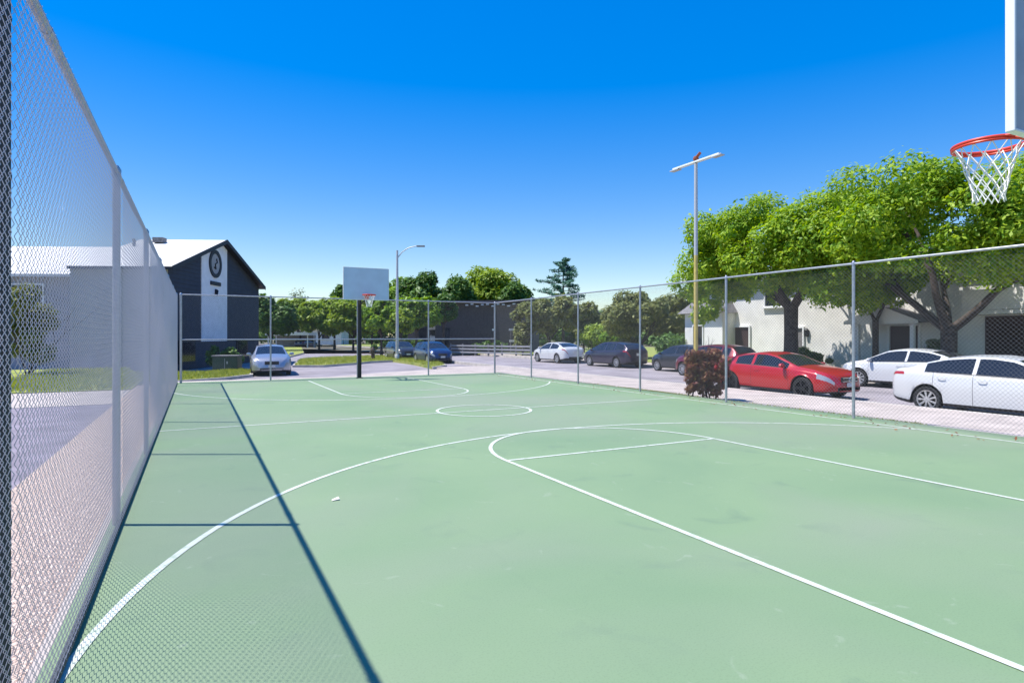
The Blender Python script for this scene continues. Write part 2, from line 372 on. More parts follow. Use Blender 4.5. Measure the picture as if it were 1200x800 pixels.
def fence(label, p0, p1, ts, woven, mids=(), rail_m='steel', post_r=.029, bottom=True, skip=False):
    p0, p1 = Vector(p0), Vector(p1); L_ = (p1 - p0).length; d = (p1 - p0) / L_; rz = math.atan2(d.y, d.x)
    t = thing('chain_link_fence', label, 'fence', p0, rz, 'chain link fence runs round the court')
    for k, s in enumerate(ts):
        if skip and k == 0: continue
        r = post_r * (1.3 if k in (0, len(ts) - 1) else 1)
        b = MB(); b.tube([(s, 0, -.05), (s, 0, FH + .0)], r, 14); b.lathe([(r + .006, FH - .03), (r + .008, FH + .02), (r * .6, FH + .055), (0, FH + .06)], (s, 0, 0), n=14)
        for zz in (.35, .95, 1.55, 2.15, 2.7): b.tube([(s - .001, .0, zz - .008), (s - .001, 0, zz + .008)], r + .003, 14)
        b.build('post', M['darksteel' if woven and abs(FY1 - 8 * PB + s - 2.68) < .1 else 'steel'], t, smooth=True)  # one near post of the woven fence gets the darker steel colour
    b = MB(); rr_ = .0225 if woven else .0215; b.tube([(ts[0], 0, FH), (ts[-1], 0, FH)], rr_, 12)
    for s in np.arange(ts[0] + 1.6, ts[-1], 3.0): b.tube([(s, 0, FH), (s + .14, 0, FH)], rr_ + .003, 12)
    b.build('top_rail', M['steel'], t, smooth=True)
    for s0, s1, z in mids:
        b = MB(); b.tube([(s0, 0, z), (s1, 0, z)], .0215, 10); b.build('mid_rail', M['steel'], t, smooth=True)
    if bottom:
        b = MB(); b.tube([(ts[0], -.026, .028), (ts[-1], -.026, .028)], .021, 8); b.build('bottom_rail', M['darksteel'], t, smooth=True)
    cache = {}
    for a, c in zip(ts[:-1], ts[1:]):
        w = round(c - a, 3)
        if w not in cache: cache[w] = mesh_from('chain_link_mesh', *((weave if woven else diamond)(w, FH - .075)), M['wire' if woven else 'wiredull'])
        o = bpy.data.objects.new('chain_link_mesh', cache[w]); COL.objects.link(o); o.parent = t; o.location = (a, -.042 if woven else .03, 0)
    return t
PB = 3.437
fence('tall galvanised chain link fence between the green court and the pink gravel strip', (FX0, FY1 - 8 * PB, 0), (FX0, FY1, 0), [PB * k for k in range(9)], True)
fence('galvanised chain link fence across the far end of the court, behind the white backboard', (FX0, FY1, 0), (FX1, FY1, 0), [.14, 2.96, 6.05, 8.89, 11.85], False,
      [(.14, 2.96, 1.46), (2.96, 6.05, 1.46), (6.05, 8.89, 1.46), (8.89, 11.85, 1.46)], bottom=False)
PR = 3.18
fence('tall chain link fence between the court and the pavement with the parked cars', (FX1, FY1, 0), (FX1, FY1 - 8 * PR, 0), [PR * k for k in range(9)], False, bottom=False, skip=True)

# ---------------------------------------------------------------- basketball hoops (origin at pole base, facing +y)
def hoop(label, loc, rz, bw, z0, z1, reach=.15):
    t = thing('basketball_hoop', label, 'hoop', loc, rz, 'basketball hoops of the court')
    b = MB(); b.tube([(0, 0, -.1), (0, 0, 3.5)], .07, 20); b.lathe([(.13, 0), (.13, .02), (.075, .022)], n=20); b.lathe([(.07, 3.5), (.05, 3.53), (0, 3.54)], n=20)
    b.build('pole', M['black'], t, smooth=True)
    b = MB()
    for sx in (-.28, .28):
        b.tube([(0, .03, 3.4), (sx * .5, .5, 3.45), (sx, .96, 3.5)], .026, 10); b.tube([(0, .03, 2.75), (sx * .5, .5, 2.95), (sx, .96, 3.1)], .026, 10)
    b.build('support_arm', M['black'], t, smooth=True)
    b = MB(); b.box((0, 1.024, (z0 + z1) / 2), (bw - .046, .034, z1 - z0 - .046), 1); b.box((0, 1.044, (z0 + z1) / 2), (bw - .044, .006, z1 - z0 - .044), 0)
    bo = b.build('backboard', [M['backboard'], M['boardback']], t)
    b = MB(); e = .02
    for sx in (-1, 1): b.box((sx * (bw / 2 - e / 2), 1.02, (z0 + z1) / 2), (e, .054, z1 - z0))
    for zz in (z0 + e / 2, z1 - e / 2): b.box((0, 1.02, zz), (bw - 2 * e - .004, .052, e))
    b.build('frame', M['white'], bo, bevel=.006)
    RZ, RY, rr = 3.05, 1.05 + reach + .23, .2286
    b = MB(); b.tube([(rr * math.cos(a), RY + rr * math.sin(a), RZ) for a in (2 * math.pi * i / 48 for i in range(48))], .0125, 10, closed=True)
    b.tube([((rr) * math.cos(a), RY + (rr) * math.sin(a), RZ - .020) for a in (2 * math.pi * i / 48 for i in range(48))], .0105, 8, closed=True)
    b.box((0, 1.054, RZ - .06), (.16, .008, .19)); 
    for sx in (-1, 1):
        b.tube([(sx * .06, 1.05, RZ), (sx * .11, RY - .30, RZ - .004), (sx * .155, RY - .166, RZ)], .011, 8); b.tube([(sx * .05, 1.05, RZ - .13), (sx * .1, RY - .21, RZ - .012)], .008, 8)
    b.box((0, (1.05 + RY - rr) / 2, RZ - .005), (.17, RY - rr - 1.05, .01))
    rm = b.build('rim', M['rim'], t, smooth=True)
    b = MB(); K = 12; H_ = [0, .09, .16, .22, .275, .325, .37, .42]
    def nr(h): return rr - .018 - (rr - .105) * min(1, (h / .40)) ** .75 + (.012 if h > .40 else 0)
    for k in range(K):
        for s in (1, -1):
            pts = []
            for i, h in enumerate(H_):
                a = 2 * math.pi * (k + s * i * .5) / K; wob = .006 * math.sin(k * 2.3 + i * 1.7 + s)
                pts.append(((nr(h) + wob) * math.cos(a), RY + (nr(h) + wob) * math.sin(a), RZ - .012 - h + .008 * math.sin(k * 1.7 + i)))
            b.tube(pts, .0042, 5)
    for k in range(K):
        a = 2 * math.pi * k / K; b.tube([(rr * math.cos(a), RY + rr * math.sin(a), RZ - .03), (nr(0) * math.cos(a), RY + nr(0) * math.sin(a), RZ - .014)], .006, 5)
    b.build('net', M['net'], t, smooth=True)
    return t
hoop('near basketball hoop seen from behind its grey backboard, red rim with hanging white net', (5.36, .91, 0), 0, 1.78, 2.86, 4.0, .26)
hoop('far basketball hoop on a black pole with a plain white backboard facing the camera', (5.47, 23.05, 0), math.pi, 1.66, 2.88, 4.05)
b = MB(); o = b
p = G(393, 586, 0)
b.add([(p.x - .035, p.y - .02, .006), (p.x + .04, p.y - .012, .012), (p.x + .032, p.y + .02, .03), (p.x - .03, p.y + .02, .008)], [(0, 1, 2, 3)])
b.add([(p.x - .035, p.y - .02, .002), (p.x + .04, p.y - .012, .008), (p.x + .032, p.y + .02, .026), (p.x - .03, p.y + .02, .004)], [(3, 2, 1, 0)])
tag(b.build('paper_scrap', M['paper']), 'small pale paper scrap lying on the open green court', 'litter')

# ---------------------------------------------------------------- foliage
def leaves(blobs, n, size, hole=.0, flat=.85, droop=.0, aspect=.5):
    """blobs (k,4) centre+radius -> diamond leaf quads spread through the shells"""
    B = np.asarray(blobs, float); w = B[:, 3] ** 2; w /= w.sum(); idx = rng.choice(len(B), n, p=w)
    d = rng.normal(size=(n, 3)); d /= np.linalg.norm(d, axis=1)[:, None]
    rad = (.35 + .65 * rng.random(n) ** .45) * (1 + .10 * rng.normal(size=n))
    P = B[idx, :3] + d * (B[idx, 3] * rad)[:, None] * np.array([1, 1, flat])
    if hole:
        f = np.sin(P[:, 0] * 2.1 + 1.3) * np.sin(P[:, 1] * 2.4 + .4) * np.sin(P[:, 2] * 2.7 + 2.0) + .35 * np.sin(P[:, 0] * 5.1) * np.sin(P[:, 1] * 4.7 + 1) * np.sin(P[:, 2] * 5.7)
        k = f > -hole if hole < 1 else f > -1; P = P[k]; d = d[k]; n = len(P)
    nrm = d * .6 + rng.normal(size=(n, 3)) * .55 + np.array([-.25, .1, .75]); nrm /= np.linalg.norm(nrm, axis=1)[:, None]
    a = np.cross(nrm, rng.normal(size=(n, 3))); a /= np.linalg.norm(a, axis=1)[:, None]; c = np.cross(nrm, a)
    s = size * (.6 + .8 * rng.random(n))[:, None]
    a = a * s; c = c * s * aspect; a[:, 2] -= droop * s[:, 0]
    return np.stack([P - a, P - c * .9 + a * .1, P + a, P + c * .9 + a * .1], 1).reshape(-1, 3)
def crown_blobs(c, rx, ry, rz, k, rb, seed, low=-.6):
    g = np.random.default_rng(seed); out = []
    while len(out) < k:
        d = g.normal(size=3); d /= np.linalg.norm(d)
        if d[2] < low: continue
        q = .45 + .55 * g.random() ** .5
        out.append((c[0] + d[0] * rx * q, c[1] + d[1] * ry * q, c[2] + d[2] * rz * q, rb * (.6 + .7 * g.random())))
    return out
def limb(b, p, d, L_, r, depth, g, spread=.5, n=4):
    pts = [Vector(p)]; rs = [r]; d = Vector(d).normalized()
    for i in range(n):
        d = (d + Vector((g.uniform(-1, 1), g.uniform(-1, 1), g.uniform(-.3, .6))) * .14).normalized()
        pts.append(pts[-1] + d * L_ / n); rs.append(r * (1 - .45 * (i + 1) / n))
    b.tube(pts, rs, 8 if r > .08 else 6)
    if depth:
        for k in range(2 if depth > 1 else 3):
            a = g.uniform(0, 6.28); e = (d + Vector((math.cos(a), math.sin(a), g.uniform(-.1, .5))) * spread).normalized()
            limb(b, pts[-1 - (k % 2)], e, L_ * g.uniform(.6, .8), rs[-1 - (k % 2)] * .8, depth - 1, g, spread, n)
def tree(name, label, base, h_fork, r, limbs, blobs, n, size, m, group=None, hole=.35, depth=2, cat='tree', bark='bark', lean=(0, 0), spread=.55):
    t = thing(name, label, cat, base, 0, group); g = random.Random(int(abs(base[0] * 31 + base[1] * 17)) + 3)
    b = MB(); top = Vector((lean[0], lean[1], h_fork))
    b.tube([(0, 0, -.25), (0, 0, .02), (top.x * .25, top.y * .25, h_fork * .25), (top.x * .6, top.y * .6, h_fork * .6), top], [r * 1.5, r * 1.25, r, r * .92, r * .95], 12)
    for d, L_, q in limbs: limb(b, top - Vector((0, 0, .1)), d, L_, r * q, depth, g, spread)
    b.build('trunk', M[bark], t, smooth=60)
    np_mesh('crown', leaves(blobs, n, size, hole), 4, M[m], t)
    return t

# two big street trees in front of the white building
bp1 = W(927, 29.6); bp1.z = -.15
bl = crown_blobs((-1.3, .5, 5.7), 3.2, 3.7, 2.2, 48, .9, 5, -.75) + crown_blobs((-.7, 3.8, 4.7), 1.8, 2.0, 1.7, 20, .75, 9, -.9) + crown_blobs((-.4, 5.2, 3.4), .9, 1.3, 1.1, 7, .45, 10, -.9) + crown_blobs((-.6, -2.6, 4.8), 2.2, 2.0, 1.6, 14, .8, 12, -.9) + crown_blobs((-.2, 1.8, 3.9), 1.2, 1.4, .7, 6, .5, 13, -.9) + crown_blobs((.4, -2.4, 3.7), 1.2, 1.6, .8, 8, .5, 14, -.9)
tree('street_tree', 'leafy green street tree with a thick dark straight trunk behind the red coupe', bp1, 3.1, .34,
     [((-.5, .5, .9), 2.6, .7), ((.6, -.3, 1), 2.5, .65), ((-.2, -.8, .8), 2.6, .6), ((.2, .9, .7), 2.4, .55)], bl, 78000, .10, 'leafA', 'big street trees', .45)
bp2 = W(1112, 23.6); bp2.z = -.15
bl = crown_blobs((-1.1, .9, 5.9), 3.7, 5.0, 2.5, 64, .9, 15, -.7) + crown_blobs((-1.5, 3.8, 5.7), 2.2, 2.2, 1.7, 18, .9, 19, -.7) + crown_blobs((.2, 2.8, 4.0), 1.2, 1.8, .8, 9, .5, 24, -.9) + crown_blobs((.3, -2.2, 4.2), 1.2, 1.4, .7, 7, .5, 25, -.9) + crown_blobs((-.9, -3.6, 5.6), 2.4, 2.6, 1.8, 18, .9, 23, -.7)
tree('street_tree', 'wide bright green street tree with a low forked trunk behind the white cars', bp2, 2.0, .30,
     [((-.15, 1.1, 1.0), 3.0, .62), ((-.35, .35, 1.1), 3.0, .6), ((.2, -1.0, 1.0), 2.9, .6), ((.5, .2, 1.0), 2.6, .5)], bl, 100000, .095, 'leafA', 'big street trees', .45, spread=.45)
bp3 = W(1026, 27.6); bp3.z = -.12
tree('young_tree', 'slim young tree against the white wall between the two big street trees', bp3, 2.4, .14,
     [((-.2, .4, 1), 1.6, .6), ((.2, -.4, 1), 1.5, .6)], crown_blobs((-.2, 0, 4.1), 1.4, 1.7, 1.4, 22, .55, 31), 12000, .11, 'leafB', None, .4)

def simple_tree(name, label, px, Z, top_y, wpx, m, seed, group, low=.38, size=None, n=9000, base_z=-.2, k=34, bark='bark', hole=.45):
    wpx *= 1.35; low *= .8; n = int(n * 1.6)
    p = W(px, Z, base_z); H_ = HC + (HY - top_y) * Z / F - base_z; w = wpx * Z / F / 2
    zc = H_ * (low + (1 - low) * .5); rz = H_ * (1 - low) / 2
    rb = min(w, rz) * .38
    bl = crown_blobs((0, 0, zc), max(w - rb * .6, .2), max(w - rb * .6, .2), max(rz - rb * .55, .2), k, rb, seed, -.85)
    g = random.Random(seed)
    return tree(name, label, p, H_ * low, max(.07, H_ * .022), [((g.uniform(-1, 1), g.uniform(-1, 1), 1.2), H_ * .22, .7) for _ in range(4)],
                bl, n, size or max(.14, Z * .0034), m, group, hole, 1, bark=bark)
GB = 'trees beyond the far end of the court'
simple_tree('broad_tree', 'dark green tree just right of the navy gabled building', 318, 72, 344, 46, 'leafDark', 41, GB, .25)
simple_tree('broad_tree', 'low yellow green tree over the pale house, between the navy building and the black pole', 352, 96, 350, 48, 'leafYellow', 42, GB, .35)
simple_tree('broad_tree', 'wide yellow green tree touching the left edge of the far backboard', 392, 86, 347, 62, 'leafYellow', 43, GB, .3, n=12000)
simple_tree('broad_tree', 'green tree half hidden behind the far backboard and black pole', 436, 74, 346, 60, 'leafB', 44, GB, .38, n=10000)
simple_tree('broad_tree', 'green tree whose crown shows around the tall curved street lamp', 468, 76, 326, 52, 'leafB', 45, GB, .45, n=10000)
simple_tree('broad_tree', 'dark dense tree over the brown building, right of the street lamp', 514, 72, 318, 84, 'leafDark', 46, GB, .32, n=16000, k=34)
simple_tree('broad_tree', 'tall light green tree rising over the middle of the brown building', 572, 80, 308, 56, 'leafYellow', 47, GB, .32, n=14000, k=30)
simple_tree('broad_tree', 'small dark brownish green tree at the right end of the brown building roof', 606, 76, 326, 38, 'leafDark', 48, GB, .32, n=9000)
simple_tree('broad_tree', 'bright yellow green tree over the tiny distant blue car, left of the black pole', 374, 78, 352, 40, 'leafYellow', 81, GB, .3, n=9000)
simple_tree('broad_tree', 'leafy tree with low branches directly behind the black hoop pole', 414, 70, 350, 44, 'leafYellow', 82, GB, .3, n=9000)
simple_tree('broad_tree', 'drooping green tree with a bare trunk left of the street lamp, before the brown building', 447, 58, 349, 40, 'leafB', 83, GB, .45, n=8000)
simple_tree('broad_tree', 'drooping tree right of the street lamp, before the left end of the brown building', 488, 58, 347, 44, 'leafB', 84, GB, .5, n=8000)
simple_tree('broad_tree', 'light green sapling under the street lamp arm', 470, 52, 362, 24, 'leafYellow', 85, GB, .55, n=3000)
simple_tree('broad_tree', 'slim tree with a pale trunk before the middle of the brown building', 520, 59, 345, 26, 'leafDark', 86, GB, .62, n=4000)
GS = 'olive trees along the far side of the street'
simple_tree('olive_tree', 'olive brown tree behind the white sedan, under the conifer', 644, 55, 345, 66, 'leafOlive', 51, GS, .34, n=11000, hole=.2)
simple_tree('olive_tree', 'olive tree just left of the gap with the distant hill, behind the dark wagon', 684, 62, 352, 34, 'leafOlive', 54, GS, .3, n=6000)
simple_tree('olive_tree', 'broad olive tree right of the hill gap, behind the dark wagon', 752, 46, 341, 76, 'leafOlive', 52, GS, .32, n=13000, hole=.3)
simple_tree('olive_tree', 'dark olive tree next to the white building corner', 796, 50, 338, 60, 'leafOlive', 53, GS, .2, n=11000)
simple_tree('bare_tree', 'thin nearly bare tree on the skyline left of the far backboard', 349, 110, 336, 20, 'leafGrey', 56, GB, .5, n=350, hole=.1, size=.25)
simple_tree('palm_like_tree', 'small spiky tree on the skyline just left of the far backboard', 401, 120, 333, 24, 'leafDark', 57, GB, .6, n=1500)
def shrub(label, px, Z, top_y, wpx, m, seed, group=None, n=3000, base_z=-.15, size=None):
    p = W(px, Z, base_z); H_ = HC + (HY - top_y) * Z / F - base_z; w = wpx * Z / F / 2
    t = thing('shrub', label, 'shrub', p, 0, group); g = random.Random(seed); b = MB()
    for k in range(6): limb(b, (0, 0, -.1), (g.uniform(-.5, .5), g.uniform(-.5, .5), 1), H_ * .55, .03, 1, g, .6)
    b.build('stem', M['bark'], t, smooth=60)
    rb = min(w, H_ / 2) * .45
    np_mesh('foliage', leaves(crown_blobs((0, 0, H_ * .52), max(w - rb * .7, .15), max(w - rb * .7, .15), max(H_ * .5 - rb * .7, .1), 16, rb, seed, -.95), n, size or max(.05, Z * .0028), .5), 4, M[m], t)
    return t
GH = 'shrubs along the far side of the street'
shrub('bright yellow green shrub in the gap under the distant hill', 700, 52, 378, 44, 'leafYellow', 61, GH)
shrub('dark green shrub behind the front of the dark wagon', 716, 50, 385, 30, 'leafB', 62, GH)
shrub('pale grey green shrub under the broad olive tree', 738, 48, 383, 26, 'leafGrey', 63, GH)
shrub('dark shrub left of the white building corner, behind the maroon car', 790, 40, 388, 44, 'leafDark', 64, GH)
shrub('olive shrub beside the white noticeboards, left of the white sedan', 612, 54, 376, 26, 'leafOlive', 65, GH)
shrub('low shrub behind the grey horizontal street fence', 575, 60, 396, 50, 'leafDark', 66, GH)
shrub('dark low shrub at the foot of the white wall, behind the red coupe', 945, 32, 407, 60, 'leafDark', 67, GH)
shrub('pale grey shrub beside the porch door, over the white sedan roof', 1092, 26.5, 396, 26, 'leafGrey', 68, GH)
shrub('dark low hedge in front of the brown building, behind the blue hatchback', 470, 62, 397, 70, 'leafDark', 69, GH)
shrub('tall rounded green shrub by the grey building, seen through the left fence', 32, 25, 327, 62, 'leafOlive', 70, None, 9000, -.05)
shrub('dark green shrub against the navy wall behind the green cabinet', 262, 33, 402, 44, 'leafDark', 71, None, 4000, -.2)

# reddish leaning shrub at the right fence
p = W(828, 16.2, -.12)
t = thing('rust_shrub', 'rust red hedge shrub with bare crooked stems against the fence, beside the red coupe', 'shrub', p)
g = random.Random(5); b = MB()
for x, y in ((-.44, .1), (.02, -.05), (.12, .05), (-.38, 0), (.3, .1)):
    q = RT * x + FW * y
    limb(b, (q.x, q.y, -.08), (g.uniform(-.25, .25), g.uniform(-.25, .25), 1), .85, .026, 2, g, .6)
b.build('stem', M['bark'], t, smooth=60)
bl = []
for i in range(80):
    q = RT * g.uniform(-.52, .48) + FW * g.uniform(-.28, .28); bl.append((q.x, q.y, .20 + 1.08 * g.random() ** .8, .145 * g.uniform(.6, 1.2)))
np_mesh('foliage', leaves(bl, 7000, .055, .6), 4, M['leafRust'], t)

# conifer on the skyline
p = W(660, 75, -.2); t = thing('conifer', 'tall blue green conifer with tiered branches on the skyline', 'tree', p)
H_ = 11.4; b = MB(); b.tube([(0, 0, -.2), (0, 0, H_ * .5), (0, 0, H_)], [.22, .14, .03], 8); C_ = []; g = random.Random(9)
for i in range(15):
    z = 4.6 + (H_ - 4.6) * i / 15; Lb = (1 - i / 15) ** .8 * 4.9 + .3
    for k in range(5):
        a = g.uniform(0, 6.28); q = Lb * g.uniform(.55, 1.1); e = Vector((math.cos(a) * q, math.sin(a) * q, z + q * .12))
        b.tube([(0, 0, z), (e.x * .6, e.y * .6, z + q * .02), e], [.05, .035, .012], 5)
        for s in (.45, .65, .82, 1.0): C_.append((e.x * s, e.y * s, z + q * .10 * s + .08, .30 * (1.25 - .4 * s)))
b.build('trunk', M['bark'], t, smooth=60); np_mesh('crown', leaves(C_, 6500, .17, 0, .8, aspect=.35), 4, M['leafBlue'], t)

# far wood behind everything, and the hill
V_ = []
for i in range(60):
    px = 300 + i * 9 + rng.uniform(-4, 4); Z = rng.uniform(125, 150); q = W(px, Z); hh = rng.uniform(4.5, 7.5)
    V_ += crown_blobs((q.x, q.y, hh * .5), 3.6, 3.6, hh * .5, 5, 2.0, 100 + i, -.95)
o = np_mesh('far_wood', leaves(V_, 26000, .55, .5), 4, M['leafDark']); o['kind'] = 'stuff'; o['label'] = 'far dark wood that closes off the parking lot'
b = MB(); N = 40; vs = []
for i in range(N + 1):
    px = 560 + i * 8; hh = 15 * math.exp(-((px - 715) / 70) ** 2) + 4 + 1.5 * math.sin(i * 1.3) 
    q = W(px, 300); q2 = W(px, 380); vs += [(q.x, q.y, -.7), (q.x * 1.08, q.y * 1.08, hh * .75), (q2.x, q2.y, hh), (q2.x * 1.3, q2.y * 1.3, -.7)]
b.add(vs, [(i * 4 + j, i * 4 + 4 + j, i * 4 + 5 + j, i * 4 + 1 + j) for i in range(N) for j in range(3)])
struct(b.build('hill', M['hill'], smooth=80))

# grass blades on lawns close enough to read
def blades(poly, n, z, h=.07):
    xs = [p.x for p in poly]; ys = [p.y for p in poly]; pts = []
    P = np.stack([rng.uniform(min(xs), max(xs), n * 3), rng.uniform(min(ys), max(ys), n * 3)], 1); ins = np.zeros(len(P), bool)
    for i in range(len(poly)):
        a, c = poly[i], poly[i - 1]
        cond = ((a.y > P[:, 1]) != (c.y > P[:, 1])) & (P[:, 0] < (c.x - a.x) * (P[:, 1] - a.y) / ((c.y - a.y) or 1e-9) + a.x); ins ^= cond
    P = P[ins][:n]; k = len(P); a = rng.uniform(0, 6.28, k); w = .012 + .01 * rng.random(k); hh = h * (.5 + rng.random(k))
    B0 = np.stack([P[:, 0] - np.cos(a) * w, P[:, 1] - np.sin(a) * w, np.full(k, z)], 1); B1 = np.stack([P[:, 0] + np.cos(a) * w, P[:, 1] + np.sin(a) * w, np.full(k, z)], 1)
    T = np.stack([P[:, 0] + rng.normal(size=k) * hh * .5, P[:, 1] + rng.normal(size=k) * hh * .5, z + hh], 1)
    return np.stack([B0, B1, T], 1).reshape(-1, 3)
gv = [blades(isl[0], 9000, -.16, .12), blades(isl[1], 9000, -.16, .10), blades([Vector((-6, 21.9, 0)), Vector((-1.8, 21.9, 0)), Vector((-1.8, 26, 0)), Vector((-3, 35, 0)), Vector((-6, 35, 0))], 9000, -.02, .12),
      blades([Vector((11.68, 6.2, 0)), Vector((12.25, 6.6, 0)), Vector((12.2, 11, 0)), Vector((12.4, 14, 0)), Vector((12.1, 19.8, 0)), Vector((11.66, 21.5, 0))], 9000, -.12, .06)]
o = np_mesh('grass', np.concatenate(gv), 3, M['grass']); o['kind'] = 'stuff'; o['label'] = 'short dry yellow green grass on the verges'
n_ = 260; P_ = np.stack([11.2 - np.abs(rng.normal(size=n_)) * .35, rng.uniform(1, 22.8, n_), np.full(n_, .012)], 1)
k_ = len(P_)
th = rng.uniform(0, 6.28, k_); sz = (.018 + .02 * rng.random(k_))[:, None]; A1 = np.stack([np.cos(th), np.sin(th), .25 * rng.normal(size=k_)], 1) * sz; A2 = np.stack([-np.sin(th), np.cos(th), .3 * rng.normal(size=k_)], 1) * sz * .5
P_[:, 2] += np.maximum(np.abs(A1[:, 2]), np.abs(A2[:, 2]))
o = np_mesh('fallen_leaves', np.stack([P_ - A1, P_ - A2, P_ + A1, P_ + A2], 1).reshape(-1, 3), 4, M['leafRust']); o['kind'] = 'stuff'; o['label'] = 'dry fallen leaves scattered on the court by the fence'
b = MB()
b.prism([(11.66, 6.4), (12.0, 6.2), (12.25, 8), (12.15, 11), (12.45, 13), (12.2, 16), (12.0, 20), (11.66, 21.5)], -.2, -.116)
struct(b.build('verge_soil', M['turf']))

# ---------------------------------------------------------------- buildings
# navy gabled clubhouse, left of the far end: local x along the gable wall (going away), y to the left
A_ = W(197, 31.6); B_ = W(303, 44.5); u = (B_ - A_); GL = u.length; ang = math.atan2(u.y, u.x)
t = thing('gabled_building', 'navy two storey building with a pale centre strip, round emblem and white roof', 'building', (A_.x, A_.y, GZ), ang)
EV, RD, LEN = 5.55, 7.85, 4.9
b = MB()
prof = [(0, 0), (GL, 0), (GL, EV), (GL / 2, RD - .12), (0, EV)]
vs = [(x, 0, z) for x, z in prof] + [(x, LEN, z) for x, z in prof]
b.add(vs, [(0, 1, 2, 3, 4), (9, 8, 7, 6, 5)], 0); b.add(vs, [(0, 4, 9, 5)], 1); b.add(vs, [(1, 6, 7, 2)], 0)
b.build('wall', [M['navy'], M['greywall']], t)
for side in (0, 1):                                            # lap boards on the gable, standing proud
    b = MB()
    for k in range(34):
        z = .12 + k * .23; xl, xr = 0.0, GL; s0, s1 = GL * .285, GL * .565
        if z + .2 > EV: q = (z + .22 - EV) / (RD - .12 - EV) * GL / 2; xl, xr = q, GL - q
        if xr - xl < .3 or z > RD - .4: continue
        a, c = ((xl, min(s0, xr)), (max(s1, xl), xr))[side]
        if c - a > .05: b.add([(a, -.006, z), (c, -.006, z), (c, -.022, z), (a, -.022, z), (a, -.006, z + .22), (c, -.006, z + .22)], [(3, 2, 5, 4), (0, 1, 2, 3)])
    b.build('siding', M['navy'], t)
b = MB(); s0, s1 = GL * .287, GL * .563
def gz(x): return EV + (RD - .12 - EV) * (1 - abs(x - GL / 2) / (GL / 2)) - .12
b.add([(x, y, z) for y in (-.045, .0) for x, z in ((s0, 1.55), (s1, 1.55), (s1, gz(s1)), (GL / 2, gz(GL / 2)), (s0, gz(s0)))], [(0, 1, 2, 3, 4), (9, 8, 7, 6, 5), (0, 5, 6, 1), (1, 6, 7, 2), (4, 9, 5, 0)])
b.build('centre_panel', M['paleface'], t)
b = MB(); ov = .35
for (x0, z0, x1, z1, mi) in ((-.3, EV - .1, GL / 2, RD, 0), (GL + .3, EV - .1, GL / 2, RD, 0)):
    vs = [(x0, -ov, z0), (x1, -ov, z1), (x1, LEN, z1), (x0, LEN, z0)]; vs += [(x, y, z - .16) for x, y, z in vs]
    b.add(vs, [(0, 1, 2, 3), (3, 2, 6, 7)], 0); b.add(vs, [(4, 5, 1, 0), (7, 6, 5, 4), (0, 3, 7, 4)], 1)
b.build('roof', [M['roofwhite'], M['navytrim']], t)
b = MB()
for sx in (0, 1):
    x0, x1 = (-.32, GL / 2) if sx == 0 else (GL + .32, GL / 2)
    vs = [(x, y, z) for y in (-ov - .06, -ov - .003) for x, z in ((x0, EV - .30), (x1, RD - .22), (x1, RD + .03), (x0, EV - .07))]
    b.add(vs, [(0, 1, 2, 3), (7, 6, 5, 4), (0, 4, 5, 1), (3, 2, 6, 7), (0, 3, 7, 4)])
b.build('fascia', M['navytrim'], t)
ec = (GL * .425, -.05, 6.25)
em = MB(); em.lathe([(.62, -.06), (.85, -.06), (.85, .03), (.62, .03), (.62, -.06)], ec, 'y', 40); e_o = em.build('emblem_ring', M['navytrim'], t, smooth=True)
em = MB(); em.lathe([(0, -.02), (.615, -.02), (.615, .02)], ec, 'y', 32); em.build('emblem_face', M['greywall'], e_o)
em = MB(); em.tube([(ec[0] + .12, -.085, ec[2] + .32), (ec[0] + .22, -.085, ec[2] + .1), (ec[0] - .05, -.085, ec[2] - .02), (ec[0] + .02, -.085, ec[2] - .3), (ec[0] - .2, -.085, ec[2] - .22)], .045, 6); em.build('emblem_mark', M['navytrim'], e_o)
b = MB(); b.box((ec[0], -.09, 5.05), (1.35, .08, .22)); b.build('sign_bar', M['navytrim'], t)
b = MB(); b.box((ec[0] + .05, -.10, 4.55), (.16, .12, .3)); b.tube([(ec[0] + .05, -.06, 4.7), (ec[0] + .05, -.2, 4.62), (ec[0] - .08, -.2, 4.3)], .04, 6); b.build('wall_lamp', M['navytrim'], t)
b = MB(); b.tube([(GL * .35, 4.2 - LEN * 0, RD - 1.1), (GL * .35, 4.2, RD - .25)], .09, 8); b.build('vent_pipe', M['greyroof'], t); b = MB(); b.box((GL * .42, 3.2, RD - .2), (.5, .6, .3)); b.build('roof_vent', M['greyroof'], t)
for a in (.06, .66):                                           # dark ground-floor windows
    w = MB(); w.box((GL * a + 1.2, -.05, 1.0), (1.9, .06, 1.25)); f = w.build('window', M['navytrim'], t)
    w = MB(); w.box((GL * a + 1.2, -.085, 1.0), (1.7, .01, 1.05)); w.build('pane', M['glass'], f)

